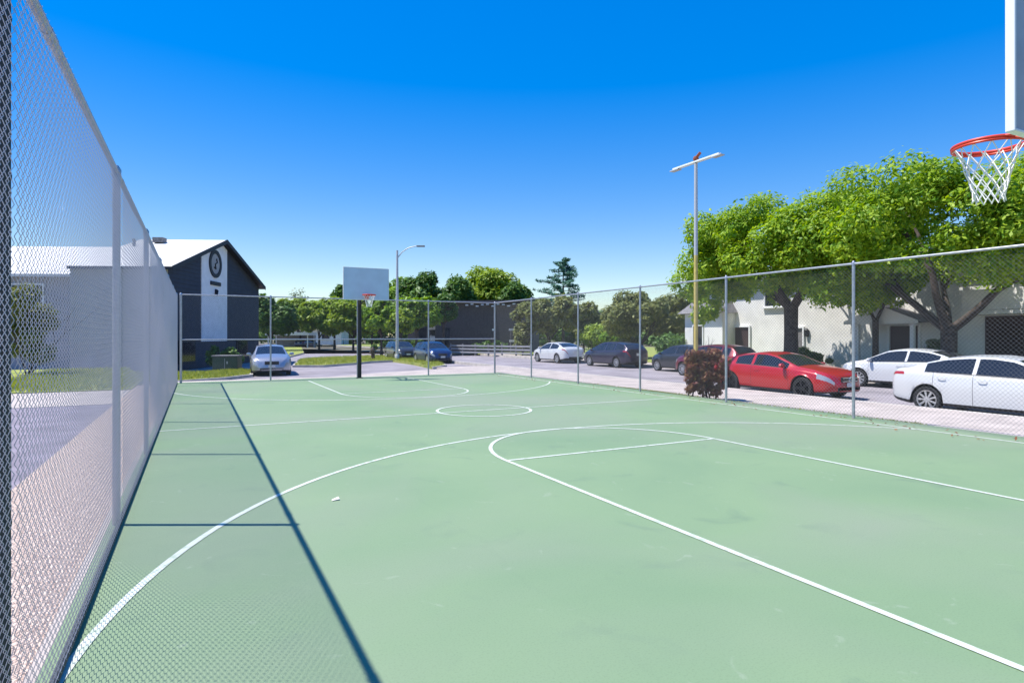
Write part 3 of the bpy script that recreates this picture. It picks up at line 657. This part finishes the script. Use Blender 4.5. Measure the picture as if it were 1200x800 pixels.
# grey wing further left
u_ = u.normalized(); v_ = Vector((-u_.y, u_.x, 0))
O2 = A_ + v_ * 4.95 + u_ * 3.4
t = thing('long_building', 'long grey building with a white roof seen through the left fence', 'building', (O2.x, O2.y, GZ), ang)
b = MB(); LW = 30; prof = [(0, 0), (GL, 0), (GL, EV), (GL / 2, RD - .12), (0, EV)]
vs = [(x, 0, z) for x, z in prof] + [(x, LW, z) for x, z in prof]
b.add(vs, [(0, 1, 2, 3, 4), (9, 8, 7, 6, 5), (0, 4, 9, 5), (1, 6, 7, 2)]); b.build('wall', M['greywall'], t)
b = MB()
for (x0, z0) in ((-.5, EV - .2), (GL + .5, EV - .2)):
    vs = [(x0, -.3, z0), (GL / 2, -.3, RD), (GL / 2, LW, RD), (x0, LW, z0)]; vs += [(x, y, z - .16) for x, y, z in vs]
    b.add(vs, [(0, 1, 2, 3), (7, 6, 5, 4), (3, 2, 6, 7), (0, 3, 7, 4), (4, 5, 1, 0)])
b.build('roof', M['roofwhite'], t)
for k in range(5):
    for zz in (1.5, 4.2):
        w = MB(); w.box((-.04, 4.5 + k * 4, zz), (.08, 1.9, 1.3)); f = w.build('window', M['white'], t)
        w = MB(); w.box((-.086, 4.5 + k * 4, zz), (.01, 1.7, 1.1)); w.build('pane', M['glass'], f)

# white apartment building across the street
BX = 29.5
t = thing('apartment_building', 'white two storey stucco apartment building behind the big street trees', 'building', (BX, 0, GZ))
b = MB(); b.box((5.5, 12.0, 2.8), (11, 36.5, 5.6)); b.box((-.55, 28.6, 1.65), (1.1, 3.2, 3.3)); b.build('wall', M['stucco'], t)
b = MB(); b.box((5.2, 12.0, 5.68), (11.6, 37.9, .16), 1); b.build('roof', [M['greyroof'], M['greyroof']], t)
b = MB(); b.box((-.64, 12.0, 5.64), (.06, 38.0, .30)); b.box((5.2, 30.98, 5.64), (11.6, .06, .3)); b.build('fascia', M['white'], t)
def window(x, y, z, w_, h_, bars=True, m='white'):
    w = MB(); e = .07
    for s in (-1, 1): w.box((x - .03, y + s * (w_ / 2 + e / 2), z), (.10, e, h_ + 2 * e)); w.box((x - .03, y, z + s * (h_ / 2 + e / 2)), (.10, w_, e))
    if bars: w.box((x - .02, y, z), (.05, .05, h_))
    w.box((x - .07, y, z - h_ / 2 - e - .03), (.2, w_ + .3, .06)); f = w.build('window', M[m], t)
    w = MB(); w.box((x - .006, y, z), (.012, w_, h_)); w.build('pane', M['glass'], f)
for y in (24.0, 18.0, 9.5, 5.0): window(0, y, 4.25, 1.5, 1.3)
for y in (9.2, 4.6): window(0, y, 1.55, 1.4, 1.3)
window(-1.1, 29.0, 1.7, .8, 1.6, False)
def doorway(y, w_, h_, z0=.2, m='darkdoor'):
    w = MB(); e = .09
    for s in (-1, 1): w.box((-.05, y + s * (w_ / 2 + e / 2), z0 + h_ / 2), (.14, e, h_))
    w.box((-.05, y, z0 + h_ + e / 2), (.14, w_ + 2 * e, e)); w.box((-.012, y, z0 + h_ / 2), (.025, w_, h_), 1)
    d = w.build('door', [M['white'], M[m]], t)
    w = MB(); w.box((-.05, y - w_ * .38, z0 + 1.0), (.05, .04, .12)); w.build('handle', M['chrome'], d)
doorway(26.5, 1.2, 2.2); doorway(16.9, 1.3, 2.15); doorway(22.7, .9, 2.1, m='greyroof')
b = MB()                                                       # entry porch: posts and a little pitched roof
for y in (15.7, 18.2): b = MB(); b.box((-1.5, y, 1.35), (.16, .16, 2.3)); b.build('porch_post', M['white'], t)
b = MB(); vs = [(-1.9, 15.3, 2.5), (.0, 15.3, 2.5), (0, 18.6, 2.5), (-1.9, 18.6, 2.5), (-1.9, 16.95, 3.2), (0, 16.95, 3.2)]
b.add(vs, [(0, 1, 5, 4), (2, 3, 4, 5), (3, 2, 1, 0)], 0); b.add([(-1.905, 15.25, 2.42), (-1.905, 18.65, 2.42), (-1.905, 18.65, 2.56), (-1.905, 16.95, 3.28), (-1.905, 15.25, 2.56)], [(4, 3, 2, 1, 0)], 1)
b.build('porch_roof', [M['greyroof'], M['stucco']], t)
b = MB(); vs = [(-1.5, 26.8, 3.3), (0, 26.8, 3.3), (0, 30.5, 3.3), (-1.5, 30.5, 3.3), (0, 27.4, 4.2), (0, 30.5, 4.2)]
b.add(vs, [(0, 1, 4), (0, 4, 5, 3), (3, 2, 1, 0), (2, 3, 5)]); b.build('lean_to_roof', M['greyroof'], t)
# recessed entry with balcony at the near end
b = MB(); b.box((-.02, 12.3, 1.4), (.05, 2.6, 2.6), 0); b.build('garage_grille', M['darkdoor'], t)
b = MB(); b.box((-.6, 12.3, 2.85), (1.2, 3.2, .18)); b.box((-1.17, 12.3, 3.35), (.06, 3.2, .85))
for s in (-1, 1): b.box((-.6, 12.3 + s * 1.57, 3.35), (1.1, .06, .85))
b.build('balcony', M['stucco'], t)
for y, z in ((22.0, 2.0), (19.2, 2.0)):
    b = MB(); b.box((-.09, y, z), (.14, .16, .34)); b.lathe([(.02, .30), (.14, .18), (.14, .15), (0, .15)], (-.1, y, z), n=10); b.build('wall_lantern', M['black'], t)
b = MB(); b.tube([(-.05, 23.4, 0), (-.05, 23.4, 5.5)], .05, 8); b.tube([(-.05, 7.2, 0), (-.05, 7.2, 5.5)], .05, 8); b.build('downpipe', M['white'], t)

# dark brown building beyond the bend
P0 = W(478, 65); P1 = W(622, 63); d = P1 - P0; L_ = d.length; ang = math.atan2(d.y, d.x)
t = thing('brown_building', 'long dark brown building under dense trees at the bend of the street', 'building', (P0.x, P0.y, -.2), ang)
b = MB(); b.box((L_ / 2, 4, 2.6), (L_, 8, 5.2)); b.build('wall', M['brown'], t)
b = MB(); b.box((L_ / 2, 3.7, 5.32), (L_ + 1, 9.2, .22)); b.build('roof', M['brown'], t)
b = MB()
for k in range(12): b.box((L_ * .5 + k * .55, -.75, 4.95 + .12 * math.sin(k * 2.2)), (.3, .05, .12))
b.build('eave_fitting', M['white'], t)
for k in range(2):
    f = MB(); f.box((1.6 + k * 2.6, -.03, 1.7), (1.0, .06, 2.0)); f = f.build('window', M['brown'], t)
    w = MB(); w.box((1.6 + k * 2.6, -.066, 1.7), (.8, .01, 1.8)); w.build('pane', M['glass'], f)
b = MB(); b.lathe([(0, -.06), (.12, -.06), (.12, 0)], (L_ * .70, 0, 2.4), 'y', 14); b.build('wall_lamp', M['white'], t)

# pale house far behind the parking lot
P0 = W(342, 118); t = thing('pale_house', 'pale low house far beyond the parking lot, under yellow green trees', 'building', (P0.x, P0.y, -.2), -.45)
b = MB(); b.box((4, 3, 1.5), (11, 6, 3)); b.build('wall', M['stucco'], t)
b = MB(); vs = [(-2, -.5, 2.9), (10, -.5, 2.9), (10, 6.5, 2.9), (-2, 6.5, 2.9), (-2, 3, 4.1), (10, 3, 4.1)]; b.add(vs, [(0, 1, 5, 4), (2, 3, 4, 5), (0, 4, 3), (1, 2, 5), (3, 2, 1, 0)]); b.build('roof', M['roofwhite'], t)
for x in (0, 3, 6.5): 
    f = MB(); f.box((x, -.03, 1.6), (1.5, .06, 1.3)); f = f.build('window', M['greyroof'], t); w = MB(); w.box((x, -.07, 1.6), (1.3, .02, 1.1)); w.build('pane', M['glass'], f)
P0 = W(312, 92); t = thing('carport', 'long white flat carport roof beside the navy building', 'carport', (P0.x, P0.y, GZ), -.40)
b = MB(); b.box((3.2, 2, 2.15), (6.4, 5, .45)); b.build('roof', M['roofwhite'], t)
for x in (.3, 6.1):
    for y in (0, 4): b = MB(); b.box((x, y, .98), (.14, .14, 1.96)); b.build('post', M['white'], t)
b = MB(); b.box((3.2, 4.2, .98), (6.2, .1, 1.9)); b.build('rear_panel', M['greywall'], t)

# ---------------------------------------------------------------- street furniture
p = W(815.5, 20.6, -.14)
t = thing('floodlight_pole', 'tall slim pole with a flat T shaped crossbar, grey above and yellow below', 'light pole', p)
b = MB(); b.tube([(0, 0, 4.45), (0, 0, 7.55)], [.066, .058], 14); b.build('upper_shaft', M['poleGrey'], t, smooth=True)
b = MB(); b.tube([(0, 0, -.1), (0, 0, 4.449)], [.078, .066], 14); b.lathe([(.17, 0), (.17, .03), (.085, .035)], n=16); b.build('lower_shaft', M['poleYellow'], t, smooth=True)
b = MB(); b.box((0, 0, 7.60), (.14, 2.15, .06)); b.build('crossbar', M['white'], t, bevel=.01)
for s in (-1, 1):
    b = MB(); b.box((0, s * .98, 7.548), (.20, .40, .04)); b.build('lamp_head', M['poleGrey'], t, bevel=.01)
b = MB(); b.lathe([(0, 0), (.08, .0), (.10, .06), (.07, .14), (0, .16)], (0, .0, 7.645), n=12); b.tube([(0, -.02, 7.74), (0, -.2, 7.86)], .05, 8); b.build('sensor_cap', M['rust'], t, smooth=True)

p = W(465.5, 45.5, -.2)
t = thing('street_lamp', 'tall grey street lamp with a curved arm on the grass island', 'street lamp', p)
b = MB(); b.tube([(0, 0, -.1), (0, 0, 4), (0, 0, 8.15)], [.12, .10, .075], 12); b.lathe([(.16, 0), (.16, .35), (.12, .4)], n=12); b.build('pole', M['poleGrey'], t, smooth=True)
b = MB(); b.tube([tuple(RT * x) [:2] + (z,) for x, z in ((0, 7.55), (.35, 8.0), (.8, 8.32), (1.3, 8.45), (1.55, 8.47))], .035, 8); b.build('arm', M['poleGrey'], t, smooth=True)
b = MB(); q = RT * 1.75; b.box((q.x, q.y, 8.46), (.62, .24, .10), 0, math.atan2(RT.y, RT.x)); b.build('lamp_head', M['greyroof'], t, bevel=.03)

p = W(266.5, 31.2, -.17); t = thing('utility_cabinet', 'dark green utility cabinet on the grass by the navy wall', 'cabinet', p, -.35)
b = MB(); b.box((0, 0, .34), (1.2, .8, .72)); b.build('body', M['greenbox'], t, bevel=.02)
b = MB(); b.box((0, 0, .735), (1.28, .88, .06)); b.build('lid', M['greyroof'], t, bevel=.015)
b = MB(); b.box((0, -.415, .36), (.012, .02, .5)); b.box((.12, -.42, .4), (.05, .03, .12)); b.build('latch', M['poleGrey'], t)

p = W(437, 45.5, -.2); t = thing('fire_hydrant', 'small dark fire hydrant on the grass island right of the black pole', 'hydrant', p)
b = MB(); b.lathe([(.2, 0), (.2, .06), (.14, .08), (.14, .62), (.19, .64), (.19, .70), (.15, .82), (.06, .92), (.04, .98), (0, .98)], n=16); b.build('barrel', M['hydrant'], t, smooth=True)
for s in (-1, 1): b = MB(); b.tube([tuple(RT * (s * .1))[:2] + (.5,), tuple(RT * (s * .26))[:2] + (.5,)], .08, 10); b.build('outlet', M['hydrant'], t, smooth=True)

# low rail fence on the far side of the bend
P0 = W(528, 58, -.2); P1 = W(622, 52, -.2); d = P1 - P0; L_ = d.length
t = thing('rail_fence', 'low grey fence of horizontal rails behind the blue hatchback', 'fence', P0, math.atan2(d.y, d.x))
n = 6
for k in range(n + 1): b = MB(); b.box((L_ * k / n, 0, .5), (.12, .12, 1.1)); b.build('post', M['greyroof'], t)
for z in (.25, .55, .85): b = MB(); b.box((L_ / 2, -.085, z), (L_, .04, .14)); b.build('rail', M['greywall'], t)
for zc, wz in ((2.3, 1.6), (1.25, 1.5)):
    p = W(606, 57, -.15); lab = ('upper' if zc > 2 else 'lower') + ' white board of the pair above the rail fence, left of the white sedan'
    t = thing('notice_board', lab, 'sign', p, -.2, 'white boards above the rail fence')
    b = MB(); b.box((0, 0, zc), (wz, .05, .20)); b.build('panel', M['white'], t)
    b = MB()
    for s in (-.6, .6): b.tube([(s, .05 + (.03 if zc > 2 else .12), -.1), (s, .05 + (.03 if zc > 2 else .12), zc + .1)], .03, 6)
    b.build('post', M['greyroof'], t)
p = W(505, 60, -.2); t = thing('street_sign', 'white and black sign board on a post beside the brown building', 'sign', p, -YAW)
b = MB(); b.tube([(0, 0, -.1), (0, 0, 3.2)], .04, 8); b.build('post', M['poleGrey'], t)
b = MB(); b.box((.12, -.05, 2.75), (.62, .04, .75)); b.build('upper_panel', M['white'], t)
b = MB(); b.box((.2, -.05, 2.1), (.5, .04, .45)); b.build('dark_panel', M['black'], t)
b = MB(); b.box((.15, -.05, 1.3), (.5, .04, .9)); b.build('lower_panel', M['white'], t)

# ---------------------------------------------------------------- cars
def sm(xs, pts, sig=.05):
    p = np.array(pts, float); f = np.linspace(p[0, 0] - .3, p[-1, 0] + .3, 900); y = np.interp(f, p[:, 0], p[:, 1])
    k = np.exp(-.5 * ((np.arange(-60, 61) * (f[1] - f[0])) / sig) ** 2); k /= k.sum(); y = np.convolve(np.pad(y, 60, mode='edge'), k, 'valid')
    return np.interp(xs, f, y)
PROF = {
 'sedan': dict(L=4.62, W=1.80, wb=(-1.33, 1.37), wr=.325, ws=(.42, 1.26), rw=(-1.82, -1.02), sw=[(-1.40, -.36), (-.28, 1.00)], doors=[(-1.18, -.32), (-.32, .98)],
   top=[(-2.31,.60),(-2.27,.92),(-2.18,1.08),(-1.85,1.12),(-1.45,1.27),(-1.0,1.39),(-.5,1.445),(0,1.445),(.4,1.39),(.8,1.22),(1.26,1.02),(1.6,.96),(2.0,.87),(2.2,.76),(2.29,.62),(2.31,.5)],
   belt=[(-2.31,.55),(-2.27,.85),(-2.15,.99),(-1.7,1.0),(-1,.965),(0,.935),(1,.915),(1.4,.89),(1.9,.80),(2.15,.70),(2.31,.42)]),
 'coupe': dict(L=4.60, W=1.78, wb=(-1.36, 1.38), wr=.33, ws=(.22, 1.14), rw=(-1.75, -.85), sw=[(-1.15, -.52), (-.42, .86)], doors=[(-.48, .92)],
   top=[(-2.3,.62),(-2.26,.94),(-2.15,1.04),(-1.8,1.07),(-1.35,1.23),(-.9,1.34),(-.4,1.385),(-.05,1.38),(.3,1.31),(.7,1.16),(1.12,1.0),(1.6,.93),(2.0,.84),(2.2,.74),(2.28,.60),(2.3,.5)],
   belt=[(-2.3,.55),(-2.25,.86),(-2.1,.97),(-1.6,.985),(-1,.95),(0,.915),(1,.88),(1.4,.86),(1.9,.78),(2.15,.68),(2.3,.42)]),
 'wagon': dict(L=4.70, W=1.80, wb=(-1.37, 1.40), wr=.32, ws=(.55, 1.50), rw=(-2.2, -1.75), sw=[(-1.95, -1.15), (-1.05, -.22), (-.14, 1.12)], doors=[(-1.15, -.18), (-.18, 1.0)],
   top=[(-2.35,.65),(-2.31,1.0),(-2.22,1.15),(-1.8,1.43),(-1.2,1.52),(-.4,1.55),(.2,1.53),(.6,1.44),(1.0,1.25),(1.5,1.04),(1.8,.96),(2.1,.85),(2.28,.70),(2.35,.5)],
   belt=[(-2.35,.55),(-2.3,.92),(-2.2,1.02),(-1.6,1.02),(-1,.99),(0,.95),(1,.92),(1.5,.89),(2.0,.79),(2.2,.68),(2.35,.42)]),
 'hatch': dict(L=4.05, W=1.72, wb=(-1.2, 1.25), wr=.31, ws=(.45, 1.25), rw=(-1.92, -1.5), sw=[(-1.55, -1.1), (-1.02, -.22), (-.14, 1.0)], doors=[(-1.06, -.18), (-.18, .9)],
   top=[(-2.03,.60),(-1.99,.98),(-1.9,1.15),(-1.55,1.42),(-1.0,1.49),(-.3,1.51),(.2,1.48),(.5,1.39),(.9,1.2),(1.25,1.03),(1.6,.94),(1.85,.82),(1.98,.68),(2.03,.5)],
   belt=[(-2.03,.55),(-1.98,.9),(-1.88,1.0),(-1.4,1.0),(-.8,.97),(0,.94),(.8,.91),(1.3,.87),(1.7,.78),(1.9,.68),(2.03,.42)]),
}
WHEEL = {}
def wheel_meshes(r, alloy):
    if (r, alloy) in WHEEL: return WHEEL[(r, alloy)]
    b = MB(); w = .205; ri = r * .70
    b.lathe([(ri, -w / 2 + .01), (r * .93, -w / 2), (r * .985, -w / 2 + .02), (r, -w / 4), (r, w / 4), (r * .985, w / 2 - .02), (r * .93, w / 2), (ri, w / 2 - .01), (ri, -w / 2 + .01)], axis='y', n=36)
    ty = b.build('tyre', M['tyre'], smooth=True)
    b = MB(); y = w / 2 - .02
    b.lathe([(ri * .90, y - .03), (ri * .93, y + .012), (ri * 1.005, y + .014), (ri * 1.005, -w / 2 + .02)], axis='y', n=36)
    b.lathe([(0, y + .004), (ri * .16, y + .006), (ri * .2, y - .02)], axis='y', n=16)
    for k in range(9 if alloy == 'alloy' else 5):
        a = 2 * math.pi * k / (9 if alloy == 'alloy' else 5); ca, sa = math.cos(a), math.sin(a)
        h = ri * (.11 if alloy == 'alloy' else .17)
        for s in (0,):
            P = [(ri * .14, -h * .7), (ri * .92, -h * 1.0), (ri * .92, h * 1.0), (ri * .14, h * .7)]
            vs = [(x * ca - q * sa, y + dy, x * sa + q * ca) for dy in (.0, -.035) for x, q in P]
            b.add(vs, [(3, 2, 1, 0), (4, 5, 6, 7), (0, 1, 5, 4), (1, 2, 6, 5), (2, 3, 7, 6), (3, 0, 4, 7)])
    b.lathe([(0, y - .085), (ri * .9, y - .085)], axis='y', n=24, mi=1); b.lathe([(ri * .62, y - .06), (ri * .62, y - .08)], axis='y', n=24, mi=1)
    rm = b.build('rim', [M[alloy], M['trim']], smooth=30)
    WHEEL[(r, alloy)] = (ty.data, rm.data); bpy.data.objects.remove(ty); bpy.data.objects.remove(rm)
    return WHEEL[(r, alloy)]
def car(name, label, loc, heading, kind, paint, alloy='alloy', cat='car', scale=1.0, coarse=False, group='cars parked along the street', star=False):
    P = PROF[kind]; L_, Wd = P['L'], P['W'] / 2; hl = L_ / 2; X0, X1 = -hl, hl
    t = thing(name, label, cat, loc, heading, group); t.scale = (scale, scale, scale)
    seams = sorted({s for d in P['doors'] for s in d})
    xs = set(np.round(np.linspace(X0, X1, 60 if coarse else 130), 4))
    for s in list(P['ws']) + list(P['rw']) + [q for w in P['sw'] for q in w]: xs.add(round(s, 4))
    for s in seams:
        xs = {x for x in xs if abs(x - s) > .016 or False}; xs |= {s - .005, s + .005, s - .014, s + .014}
    for d in (.015, .04, .07): xs |= {X0 + d, X1 - d}
    xs = np.array(sorted(xs))
    top = sm(xs, P['top'], .045); belt = sm(xs, P['belt'], .05)
    belt = np.minimum(belt, top - .012)
    plan = sm(xs, [(X0, Wd * .62), (X0 + .05, Wd * .80), (X0 + .18, Wd * .92), (X0 + .5, Wd * .98), (X0 + 1.0, Wd), (X1 - 1.1, Wd), (X1 - .5, Wd * .965), (X1 - .25, Wd * .88), (X1 - .1, Wd * .74), (X1, Wd * .50)], .035)
    zb0 = sm(xs, [(X0, .36), (X0 + .25, .25), (X0 + .6, .20), (X1 - .6, .19), (X1 - .2, .22), (X1, .28)], .05)
    ar = P['wr'] + .055; zb = zb0.copy(); arch = np.zeros(len(xs), bool)
    for wx in P['wb']:
        q = np.abs(xs - wx) < ar; zb[q] = np.maximum(zb[q], P['wr'] + np.sqrt(np.maximum(0, ar ** 2 - (xs[q] - wx) ** 2)) ); arch |= q
    rows = []
    TW = [0.04, .10, .38, .68, .90, 1.0]
    for i, x in enumerate(xs):
        w, s0, tp, b0 = plan[i], belt[i], top[i], zb0[i]; H = s0 - b0; r_ = []
        flare = 0.012 * max(0, 1 - min(abs(x - P['wb'][0]), abs(x - P['wb'][1])) / .5)
        for fr, dy in ((0, -.055), (.10, -.02), (.22, -.012), (.45, 0.0), (.66, .004), (.74, -.004), (.90, -.016), (1, -.035)):
            z = max(b0 + fr * H, zb[i] + .004 * len(r_)); r_.append((w + dy + (flare if fr < .8 else 0), z))
        gh = tp - s0; crown = min(.05, gh * .3); inset = .035 + gh * .42 + .02
        we = max(w - .035 - inset, w * .45); ze = tp - crown
        for f in TW: r_.append((w - .035 - (w - .035 - we) * (f ** .92) - (.02 if gh > .12 else 0) * (1 if f < .99 else .5) * .0, s0 + (ze - s0) * f))
        for f in (.90, .6, .3, 0): r_.append((we * f, ze + crown * (1 - f * f)))
        rows.append(r_)
    rows = np.array(rows); nr = rows.shape[1]; ns = len(xs); parts = {}
    def put(key, mi, quad):
        parts.setdefault(key, {'v': {}, 'vl': [], 'f': [], 'mi': []}); D = parts[key]; f = []
        for (i, j, sgn) in quad:
            kk = (i, j, sgn if j < nr - 1 else 1)
            if kk not in D['v']:
                D['v'][kk] = len(D['vl']); D['vl'].append((xs[i], rows[i, j, 0] * sgn, rows[i, j, 1]))
            f.append(D['v'][kk])
        D['f'].append(f if True else f); D['mi'].append(mi)
    for i in range(ns - 1):
        xm = (xs[i] + xs[i + 1]) / 2
        for j in range(nr - 1):
            for sgn in (1, -1):
                q = [(i, j, sgn), (i + 1, j, sgn), (i + 1, j + 1, sgn), (i, j + 1, sgn)]
                if sgn > 0: q = q[::-1]
                key, mi = ('body', 0), 0
                sidename = 'l' if sgn > 0 else 'r'
                if j >= 13 and P['ws'][0] + .03 < xm < P['ws'][1] - .02 and j >= 14: key = ('windscreen', 0)
                elif j >= 14 and P['rw'][0] + .02 < xm < P['rw'][1] - .02: key = ('rear_window', 0)
                elif 9 <= j <= 11 and any(a < xm < c for a, c in P['sw']) and rows[i, 13, 1] - rows[i, 7, 1] > .07:
                    key = ('window', [k for k, (a, c) in enumerate(P['sw']) if a < xm < c][0], sidename)
                elif 8 <= j <= 12 and P['sw'][0][0] < xm < P['sw'][-1][1] and rows[i, 13, 1] - rows[i, 7, 1] > .05 and False: mi = 1
                elif j == 8 and P['sw'][0][0] < xm < P['sw'][-1][1]: mi = 1
                elif j <= 8:
                    near = [k for k, s in enumerate(seams) if abs(xm - s) < .005]
                    if near and j >= 1: mi = 1
                    else:
                        dd = [k for k, (a, c) in enumerate(P['doors']) if a < xm < c]
                        if dd and 1 <= j <= 7: key = ('door', dd[0], sidename)
                        elif j == 0: mi = 1
                    zc = (rows[i, j, 1] + rows[i, j + 1, 1]) / 2
                    if xm > X1 - .46 and xm < X1 - .06 and 5 <= j <= 6 and not arch[i]: key, mi = ('headlight', sidename), 0
                    if xm < X0 + .42 and xm > X0 + .0 and j == 6: key, mi = ('taillight', sidename), 0
                put(key, mi, q)
    for i, rev in ((0, True), (ns - 1, False)):                      # close the ends and the floor
        for j in range(nr - 1):
            q = [(i, j, 1), (i, j + 1, 1), (i, j + 1, -1), (i, j, -1)]
            if rev: q = q[::-1]
            put(('body', 0), 0, q[::-1] if False else q)
    for i in range(ns - 1): put(('body', 0), 1, [(i, 0, 1), (i + 1, 0, 1), (i + 1, 0, -1), (i, 0, -1)])
    MS = {'body': [paint, M['trim']], 'door': [paint, M['trim']], 'window': [M['glass']], 'windscreen': [M['glass']], 'rear_window': [M['glass']], 'headlight': [M['lampclear']], 'taillight': [M['lampred']]}
    made = {}
    for key, D in parts.items():
        b = MB(); b.v = D['vl']; b.f = [tuple(dict.fromkeys(f)) for f in D['f']]; b.mi = D['mi']
        keep = [k for k, f in enumerate(b.f) if len(f) > 2]; b.f = [b.f[k] for k in keep]; b.mi = [b.mi[k] for k in keep]
        made[key] = b.build(key[0], MS[key[0]], t, smooth=50)
    for key, o in list(made.items()):
        if key[0] == 'door':
            a, c = P['doors'][key[1]]; sg = 1 if key[2] == 'l' else -1; b = MB(); x = a + .20; zz = float(np.interp(x, xs, belt)) - .10
            b.tube([(x - .09, sg * (Wd + .004), zz), (x - .06, sg * (Wd + .025), zz + .004), (x + .06, sg * (Wd + .025), zz + .004), (x + .09, sg * (Wd + .004), zz)], .011, 6); b.build('handle', paint, o, smooth=True)
    # mirrors
    for sg in (1, -1):
        b = MB(); xm_ = P['sw'][-1][1] - .10; zz = float(np.interp(xm_, xs, belt)) + .06
        b.lathe([(0, 0), (.07, .005), (.095, .05), (.085, .12), (.04, .15), (0, .155)], n=12)
        b.v = [(xm_ - .06 + v[2] * .8, sg * (Wd + .075) + v[1] * 1.15, zz + .03 + v[0] * .8) for v in b.v]
        b.tube([(xm_, sg * (Wd - .06), zz - .01), (xm_, sg * (Wd + .05), zz + .0)], .022, 6); b.build('mirror', paint, t, smooth=True)
    # wheel wells, wheels
    b = MB()
    for wx in P['wb']:
        for sg in (1, -1): b.lathe([(0, -.02), (ar - .012, -.02), (ar - .012, .30)], (wx, 0, P['wr']), 'y', 24); 
    b = MB()
    b.box((0, 0, .40), (L_ - .5, (Wd - .30) * 2, .36)); 
    for wx in P['wb']: b.box((wx, 0, .5), (ar * 2 - .02, (Wd - .26) * 2, .45))
    b.build('underbody', M['trim'], t)
    ty, rm = wheel_meshes(P['wr'], alloy)
    for wx in P['wb']:
        for sg in (1, -1):
            o = thing('wheel', '', ''); del o['label']; del o['category']; o.parent = t; o.location = (wx, sg * (Wd - .115), P['wr']); o.rotation_euler.z = 0 if sg > 0 else math.pi
            for nm, me in (('tyre', ty), ('rim', rm)):
                c = bpy.data.objects.new(nm, me); COL.objects.link(c); c.parent = o
    # fascia
    zf = .30
    b = MB(); b.box((X1 - .01, 0, .62), (.05, .74 if star else .62, .16)); gr = b.build('grille', M['trim'], t, bevel=.02)
    if star:
        b = MB(); c = (X1 + .03, 0, .62); b.tube([(c[0], .075 * math.cos(a), c[2] + .075 * math.sin(a)) for a in (2 * math.pi * i / 24 for i in range(24))], .008, 6, closed=True)
        for a in (90, 210, 330): b.tube([c, (c[0], .075 * math.cos(R(a)), c[2] + .075 * math.sin(R(a)))], .007, 6)
        for z in (-.05, .05): b.box((X1 + .018, 0, .62 + z), (.01, .66, .014))
        b.build('emblem', M['chrome'], gr)
    b = MB(); b.box((X1 - .03, 0, .35), (.06, 1.0, .13)); b.build('lower_intake', M['trim'], t, bevel=.02)
    b = MB(); b.box((X1 + .025, 0, .47), (.012, .31, .12)); b.build('front_plate', M['plate'], t)
    b = MB(); b.box((X0 - .012, 0, .80), (.012, .31, .15)); b.build('rear_plate', M['plate'], t)
    b = MB(); b.box((X0 + .02, 0, .40), (.07, 1.05, .12)); b.build('rear_valance', M['trim'], t, bevel=.02)
    return t
def paint(name, c, metal=.2, rough=.32): return mat(name, c, rough, metal, coat=.8)
pw = paint('white_car_paint', (.62, .62, .62), 0); pr = paint('red_car_paint', (.44, .006, .012), .1); ps = paint('silver_car_paint', (.42, .43, .47), .6)
pb = paint('blue_car_paint', (.012, .035, .12), .4); pk = paint('dark_plum_car_paint', (.035, .028, .055), .4); pg = paint('dark_grey_car_paint', (.05, .052, .06), .4); pm = paint('maroon_car_paint', (.16, .012, .02), .3)
H_S, H_N = -math.pi / 2, math.pi / 2
car('parked_car', 'nearest white sedan with silver spoked wheels, cut off by the edge of the view', (16.85, 7.30, GZ), H_S, 'sedan', pw)
car('parked_car', 'red two door coupe with dark wheels parked by the rust red shrub', (16.85, 13.5, GZ), H_S, 'coupe', pr, 'darkalloy', star=True)
car('parked_car', 'white sedan across the street, partly behind the nearest white sedan', (22.85, 12.9, GZ), H_N, 'sedan', pw)
car('parked_car', 'dark plum wagon with silver wheels across the street, behind the white sedan with three windows', (22.75, 30.3, GZ), H_N, 'wagon', pk, coarse=True)
bpy.data.objects  # (labels below tell the far row apart)
car('parked_car', 'small white sedan farthest along the far kerb, ahead of the dark plum wagon', (22.75, 36.9, GZ), H_N, 'sedan', pw, coarse=True)
car('parked_car', 'dark grey hatchback behind the dark plum wagon, half hidden by a maroon car', (22.85, 24.4, GZ), H_N, 'hatch', pg, coarse=True, scale=.95)
car('parked_car', 'maroon car on the street, mostly hidden by the rust red shrub', (21.3, 20.7, GZ), H_N, 'hatch', pm, coarse=True)
car('parked_car', 'silver grey sedan facing the court beside the navy building', (3.25, 32.5, GZ + .004), H_S - .06, 'sedan', ps, coarse=True)
car('parked_car', 'blue rounded hatchback at the bend, right of the street lamp', (14.6, 40.2, GZ), H_S, 'hatch', pb, coarse=True)
car('parked_car', 'dark car just behind the blue rounded hatchback', (14.4, 47.0, GZ), H_S, 'hatch', pg, coarse=True)
q = W(359, 96, GZ + .004); car('parked_car', 'tiny distant blue car in the parking lot, left of the black hoop pole', q, .9, 'sedan', pb, coarse=True)
for o in bpy.data.objects:
    if o.get('label', '').startswith('dark plum wagon'): o['label'] = 'dark plum wagon with silver wheels across the street, under the broad olive tree'
